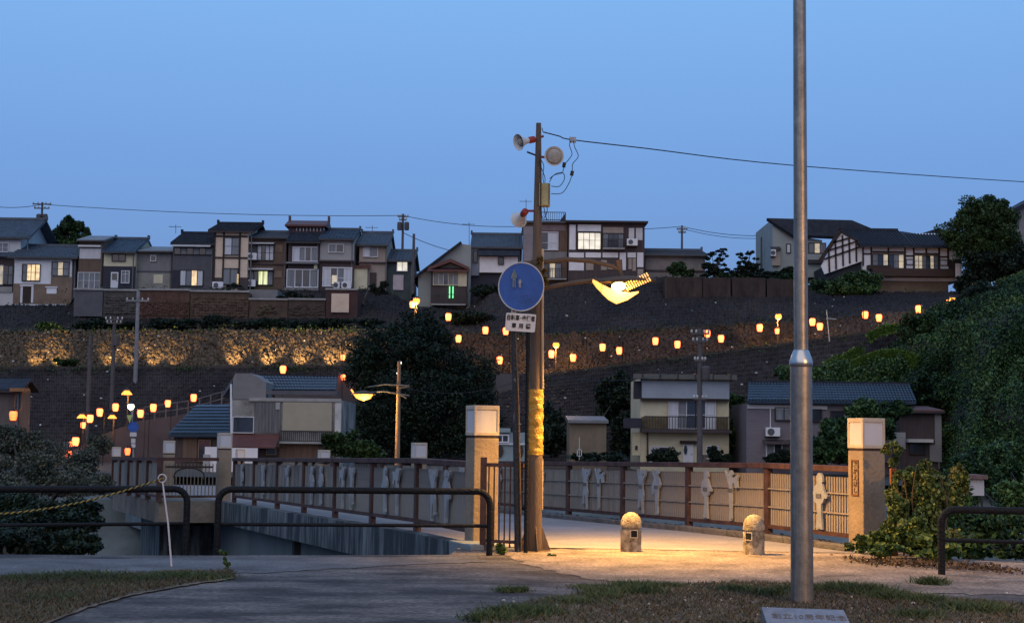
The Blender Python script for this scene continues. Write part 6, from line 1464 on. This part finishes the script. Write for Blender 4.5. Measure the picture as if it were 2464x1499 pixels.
for (lb, u, bl) in (('cloud-pruned pine with flat pads, left of the pair', 1720, [(1738, 603, 14, 4.5), (1712, 611, 12, 4.5), (1742, 614, 12, 4), (1704, 620, 12, 5), (1730, 625, 14, 4.5), (1742, 637, 13, 4), (1706, 640, 18, 8), (1748, 648, 12, 5), (1722, 652, 22, 9), (1700, 660, 16, 6), (1740, 664, 22, 8)]),
                    ('cloud-pruned pine with flat pads, right of the pair', 1795, [(1780, 614, 11, 4.5), (1806, 609, 13, 5), (1790, 622, 12, 4), (1818, 622, 8, 4), (1788, 632, 16, 5), (1806, 640, 22, 8), (1782, 648, 15, 7), (1820, 650, 16, 7), (1796, 660, 24, 8), (1830, 664, 14, 5)])):
    tree('pine_tree', lb, 'pine tree', tuple(P(u, 676, 124)), [E(a, b, 124, c, d, 12) for a, b, c, d in bl], 9000, .17, leaf_dk, .12, 'cloud-pruned pines')
tree('bush', 'small round green bush in front of the low beige house', 'bush', tuple(P(1640, 668, 124)), [E(1630, 645, 124, 22, 16), E(1655, 655, 124, 18, 12)], 4500, .20, leaf_md, .06)
tree('hedge', 'green shrubs on the slope below the tall pale house', 'hedge', tuple(P(2040, 715, 123)), [E(2000, 690, 123, 60, 22), E(2070, 680, 123, 45, 26), E(2040, 700, 122.5, 60, 16), E(1960, 705, 122.5, 40, 12), E(2095, 690, 122.5, 25, 14), E(1910, 668, 123, 30, 12)], 16000, .25, leaf_hill, .08)
tree('hedge', 'dark hedge along the hilltop terrace between the pines and the tall house', 'hedge', tuple(P(1860, 672, 125)), [E(1765, 664, 125, 40, 10), E(1850, 664, 125, 45, 10), E(1900, 655, 125, 22, 14)], 7000, .2, leaf_dk, .05)
tree('hedge', 'very dark tall hedge below the big tree at the right edge', 'hedge', tuple(P(2400, 690, 121)), [E(2318, 684, 121, 30, 22), E(2350, 680, 121, 40, 22), E(2350, 640, 121, 45, 35), E(2410, 640, 121, 60, 38), E(2470, 630, 121, 60, 45)], 16000, .28, leaf_dk, .1)
tree('bush', 'bright green bush growing on top of the lit fieldstone wall', 'bush', tuple(P(118, 802, 112)), [E(112, 785, 112, 26, 12), E(140, 790, 112, 14, 8)], 2600, .22, leaf_br, .04)
tree('bush', 'green creeper at the foot of the lit fieldstone wall', 'bush', tuple(P(150, 884, 107)), [E(135, 868, 107, 10, 9), E(160, 872, 107, 26, 9)], 1800, .2, leaf_md, .04)
tree('bush', 'dark shrubs hanging over the wall beneath the white-walled house', 'bush', tuple(P(1180, 720, 122.5)), [E(1180, 700, 122.5, 50, 14), E(1235, 715, 122.5, 40, 12), E(1130, 765, 115, 60, 16)], 8000, .25, leaf_dk, .05)
tree('bush', 'dark bushes at the foot of the retaining wall right of the lamp pole', 'bush', tuple(P(1440, 1110, 90)), [E(1340, 1060, 90, 40, 35), E(1320, 1010, 92, 35, 45), E(1440, 1098, 82, 60, 12), E(1480, 960, 96, 45, 60), E(1500, 1040, 94, 30, 50)], 16000, .26, leaf_dk, .06)
for (lb, u, bl) in (('rounded bush under the left window of the cream house', 1600, [(1600, 1095, 34, 18), (1575, 1103, 22, 10)]), ('rounded bush under the right window of the cream house', 1728, [(1722, 1095, 17, 20), (1748, 1104, 16, 10)]), ('bush at the foot of the mauve-grey house', 1870, [(1865, 1103, 26, 12), (1890, 1098, 22, 14)])):
    tree('bush', lb, 'bush', tuple(P(u, 1115, 83)), [E(a, b, 83, c, d) for a, b, c, d in bl], 4200, .16, leaf_dk, .05, 'bushes in front of the riverside houses')
tree('tree', 'bushy green tree in front of the mauve-grey house, right of the steel post', 'tree', tuple(P(2010, 1115, 79)), [E(2000, 1060, 79, 52, 52), E(1975, 1090, 79, 40, 30), E(2040, 1040, 79, 45, 40), E(2085, 1000, 80, 50, 35), E(2120, 1020, 80, 40, 40), E(2150, 990, 80, 35, 22), E(2060, 1085, 79, 50, 30)], 26000, .24, leaf_hill, .14)
tree('bush', 'dark bushes right of the cream house below the hillside', 'bush', tuple(P(1775, 1110, 88)), [E(1775, 1060, 89, 25, 50), E(1775, 980, 90, 22, 30)], 6000, .25, leaf_hill, .05)

# right hillside covered by climbing greenery
def mound():
    us_ = np.linspace(1860, 2760, 70)
    top = I([(1860, 905), (1960, 905), (2060, 880), (2120, 856), (2185, 812), (2240, 748), (2330, 735), (2400, 688), (2470, 662), (2760, 640)])
    topD = I([(1860, 97), (2120, 100), (2240, 102), (2760, 104)])
    rows = []
    for t in np.linspace(0, 1, 28):
        rows.append([])
        for u in us_:
            d0 = float(np.interp(u, [2230, 2300], [92.5, 76])); a = Vector((P(u, 1100, d0).x, d0, -.5)); b = P(u, top(u), topD(u)); q = a.lerp(b, t)
            lump = (abs(math.sin(u * .021 + 1.3 * math.sin(t * 7))) * abs(math.sin(t * 8.5 + u * .008))) * 2.6 * math.sin(math.pi * t) ** .5
            q.y -= 4.0 * math.sin(math.pi * t) + lump; q.z += .5 * lump; q.z += 1.0 * math.sin(math.pi * t) * (.6 + .4 * math.sin(u * .03)) + .35 * math.sin(u * .11 + t * 9) * math.sin(math.pi * t)
            rows[-1].append(q)
    g = np.array([[tuple(q) for q in r] for r in rows]); n, m = g.shape[:2]
    idx = np.arange(n * m).reshape(n, m)
    F = np.stack([idx[:-1, :-1], idx[:-1, 1:], idx[1:, 1:], idx[1:, :-1]], -1).reshape(-1, 4)
    np_mesh('hillside_slope', g.reshape(-1, 3), F, hill_m, None, kind='structure')
    K = 210000; i = RG.uniform(0, n - 1.001, K); j = RG.uniform(0, m - 1.001, K)
    i0, j0 = i.astype(int), j.astype(int); fi, fj = (i - i0)[:, None], (j - j0)[:, None]
    C = g[i0, j0] * (1 - fi) * (1 - fj) + g[i0 + 1, j0] * fi * (1 - fj) + g[i0, j0 + 1] * (1 - fi) * fj + g[i0 + 1, j0 + 1] * fi * fj
    C[:, 2] += RG.uniform(0, .45, K); C[:, 1] -= RG.uniform(0, .35, K)
    gap = np.sin(C[:, 0] * .9) * np.sin(C[:, 2] * 1.3 + C[:, 0] * .4) + RG.normal(0, .5, K); C = C[gap > -.75]
    V, F = cards(C, .19); np_mesh('hillside_greenery', V, F, leaf_hill, None, kind='stuff', label='dense dark green climbing plants covering the right hillside', cat='greenery')
    return g
mound()
blobs = [E(2220, 800, 98, 60, 40), E(2290, 780, 98, 70, 45), E(2380, 720, 99, 60, 40), E(2350, 830, 95, 90, 55), E(2440, 780, 96, 70, 60), E(2260, 880, 94, 80, 50), E(2400, 900, 92, 90, 60), E(2300, 960, 90, 80, 50), E(2420, 1000, 88, 80, 60), E(2330, 1050, 86, 70, 50), E(2440, 1090, 84, 60, 50)]
for i, b_ in enumerate(blobs):
    crown([b_, ((b_[0][0] + 1.5, b_[0][1] + .5, b_[0][2] - .6), (b_[1][0] * .7, b_[1][1] * .7, b_[1][2] * .7))], 9000, .20, leaf_hill if i % 2 else (leaf_dk if i % 4 else leaf_md), None, 'shrub_mass', kind='stuff', label='dark shrub clump on the right hillside above the riverside house', cat='shrubs')
# pale green grassy strip across the slope
C = []
for k in range(18000):
    t = rnd.random(); u = 1985 + 330 * t; v = 912 - 62 * math.sin(math.pi * min(1, t * 1.05)) * 1.0 + rnd.uniform(-8, 22) * math.sin(math.pi * t); C.append(tuple(P(u, v, 95.5 - 2 * math.sin(math.pi * t))))
V, F = cards(np.array(C), .22); np_mesh('slope_grass', V, F, leaf_hb, None, kind='stuff', label='lighter green grassy strip on the slope above the blue tiled roof', cat='grass')
C = [tuple(P(1985 + 90 * t_ + rnd.uniform(-6, 6), 880 - 38 * t_ + rnd.gauss(0, 5), 101)) for t_ in [rnd.random() for _ in range(1500)]]
V, F = cards(np.array(C), .22); np_mesh('slope_grass', V, F, leaf_hb, None, kind='stuff', label='small tongue of light green grass on the dark wall right of the steel post', cat='grass')
C = [tuple(P(2090 + 120 * t_ + rnd.uniform(-8, 8), 812 - 22 * math.sin(3.1 * t_) + rnd.gauss(0, 5), 102.5)) for t_ in [rnd.random() for _ in range(2500)]]
V, F = cards(np.array(C), .22); np_mesh('slope_grass', V, F, leaf_hb, None, kind='stuff', label='strip of light green weeds under the right end of the lantern row', cat='grass')

tree('hedge', 'dark shrub band on the ledge between the lit fieldstone wall and the foundations', 'hedge', tuple(P(560, 795, 114)), [E(200 + 62 * k + rnd.uniform(-20, 20), 779 + rnd.uniform(-5, 5), 114.6, rnd.uniform(30, 48), rnd.uniform(8, 15)) for k in range(12)], 26000, .2, leaf_dk, .04)
# near river bank greenery: left bush and right slope
bl = [E(30, 1060, 40, 60, 35), E(110, 1085, 40, 70, 40), E(200, 1120, 42, 55, 35), E(60, 1130, 38, 80, 40), E(150, 1160, 38, 90, 35), E(230, 1165, 40, 45, 25), E(20, 1190, 34, 70, 40), E(240, 1070, 44, 30, 28)]
tree('bush', 'large tangled bush on the river bank at the left edge, in front of the lanterns', 'bush', tuple(P(110, 1330, 36)), bl, 34000, .075, fac_mat('river_bush_leaf', [(.030, .038, .026), (.06, .072, .046), (.10, .11, .075), (.13, .115, .085)]), .1)
bl = [E(20, 1230, 30, 80, 45), E(110, 1260, 29, 90, 50), E(60, 1310, 26, 120, 40), E(170, 1310, 27, 70, 35), E(190, 1240, 32, 55, 40)]
tree('bush', 'dark low bush behind the left guard rail down on the river bank', 'bush', tuple(P(80, 1390, 25)), bl, 26000, .10, leaf_dk, .05)
bl = [E(2330, 1150, 45, 60, 60), E(2430, 1130, 48, 70, 70), E(2290, 1220, 30, 50, 60), E(2390, 1270, 26, 90, 40), E(2464, 1210, 30, 70, 60), E(2330, 1310, 23, 80, 30), E(2440, 1320, 22, 60, 26)]
tree('bush', 'dark green bank vegetation behind the right guard rail', 'bush', tuple(P(2400, 1400, 26)), bl, 36000, .11, leaf_hill, .05)
# vines at the right pillar
vn = thing('climbing_vine', 'leafy climbing vine heaped over the fence right of the lettered pillar', 'vine', tuple(onD(2210, 19.4)))
mb = MB()
for (u, v0, v1, w) in [(2175, 1150, 1290, 8), (2205, 1120, 1300, -10), (2230, 1108, 1320, 14), (2260, 1140, 1330, 20), (2290, 1160, 1330, -15), (2190, 1200, 1330, -30), (2240, 1160, 1330, 25)]:
    mb.tube(sm([P(u, v0, 19.3), P(u + w, (v0 + v1) / 2, 19.2), P(u - w * .5, v1, 19.2)]), .008, 5)
mb.build('stem', M('vine_stem', (.06, .04, .02), scale=6), vn)
vb = [E(2232, 1128, 19.4, 26, 26), E(2190, 1145, 19.4, 30, 22), E(2235, 1180, 19.4, 42, 50), E(2262, 1190, 19.5, 26, 42), E(2190, 1215, 19.5, 24, 40), E(2225, 1260, 19.3, 45, 55), E(2200, 1290, 19.1, 60, 40), E(2255, 1305, 19.2, 50, 36), E(2310, 1150, 20.3, 22, 30), E(2300, 1200, 20.2, 22, 30), E(2145, 1080, 19.4, 24, 16), E(2152, 1108, 19.4, 14, 12)]
vb += [E(2146, 1190, 19.5, 14, 45), E(2150, 1255, 19.3, 26, 34), E(2120, 1285, 19.2, 26, 22), E(2165, 1230, 19.3, 22, 50)]
C = blob_points(vb, 26000, .3); V, F = cards(C, .062, aspect=.75, droop=.7); np_mesh('leaves', V, F, fac_mat('vine_leaf', [(.022, .045, .014), (.05, .09, .026), (.10, .14, .04), (.13, .12, .04)]), vn, kind='stuff')
vb = [E(2200, 1300, 18.9, 70, 32), E(2250, 1322, 18.7, 70, 25), E(2110, 1300, 18.9, 50, 26), E(2150, 1325, 18.6, 50, 20), E(2195, 1262, 18.9, 40, 25), E(2060, 1318, 19.0, 30, 12)]
C = blob_points(vb, 3600, .3); V, F = cards(C, .075, aspect=.8, droop=.7); np_mesh('leaves', V, F, leaf_br, vn, kind='stuff')
C = blob_points([E(2100, 1335, 18.4, 90, 7), E(2250, 1352, 18.0, 120, 8), E(2400, 1360, 17.6, 120, 6), E(2200, 1345, 18.2, 80, 8)], 1500, .2); C[:, 2] = RG.uniform(.01, .05, len(C)); C[:, 1] += RG.normal(0, .25, len(C))
V, F = cards(C, .05); np_mesh('leaf_litter', V, F, leaf_dry, None, kind='stuff', label='rusty dry leaf litter along the edge of the vines', cat='leaf litter')
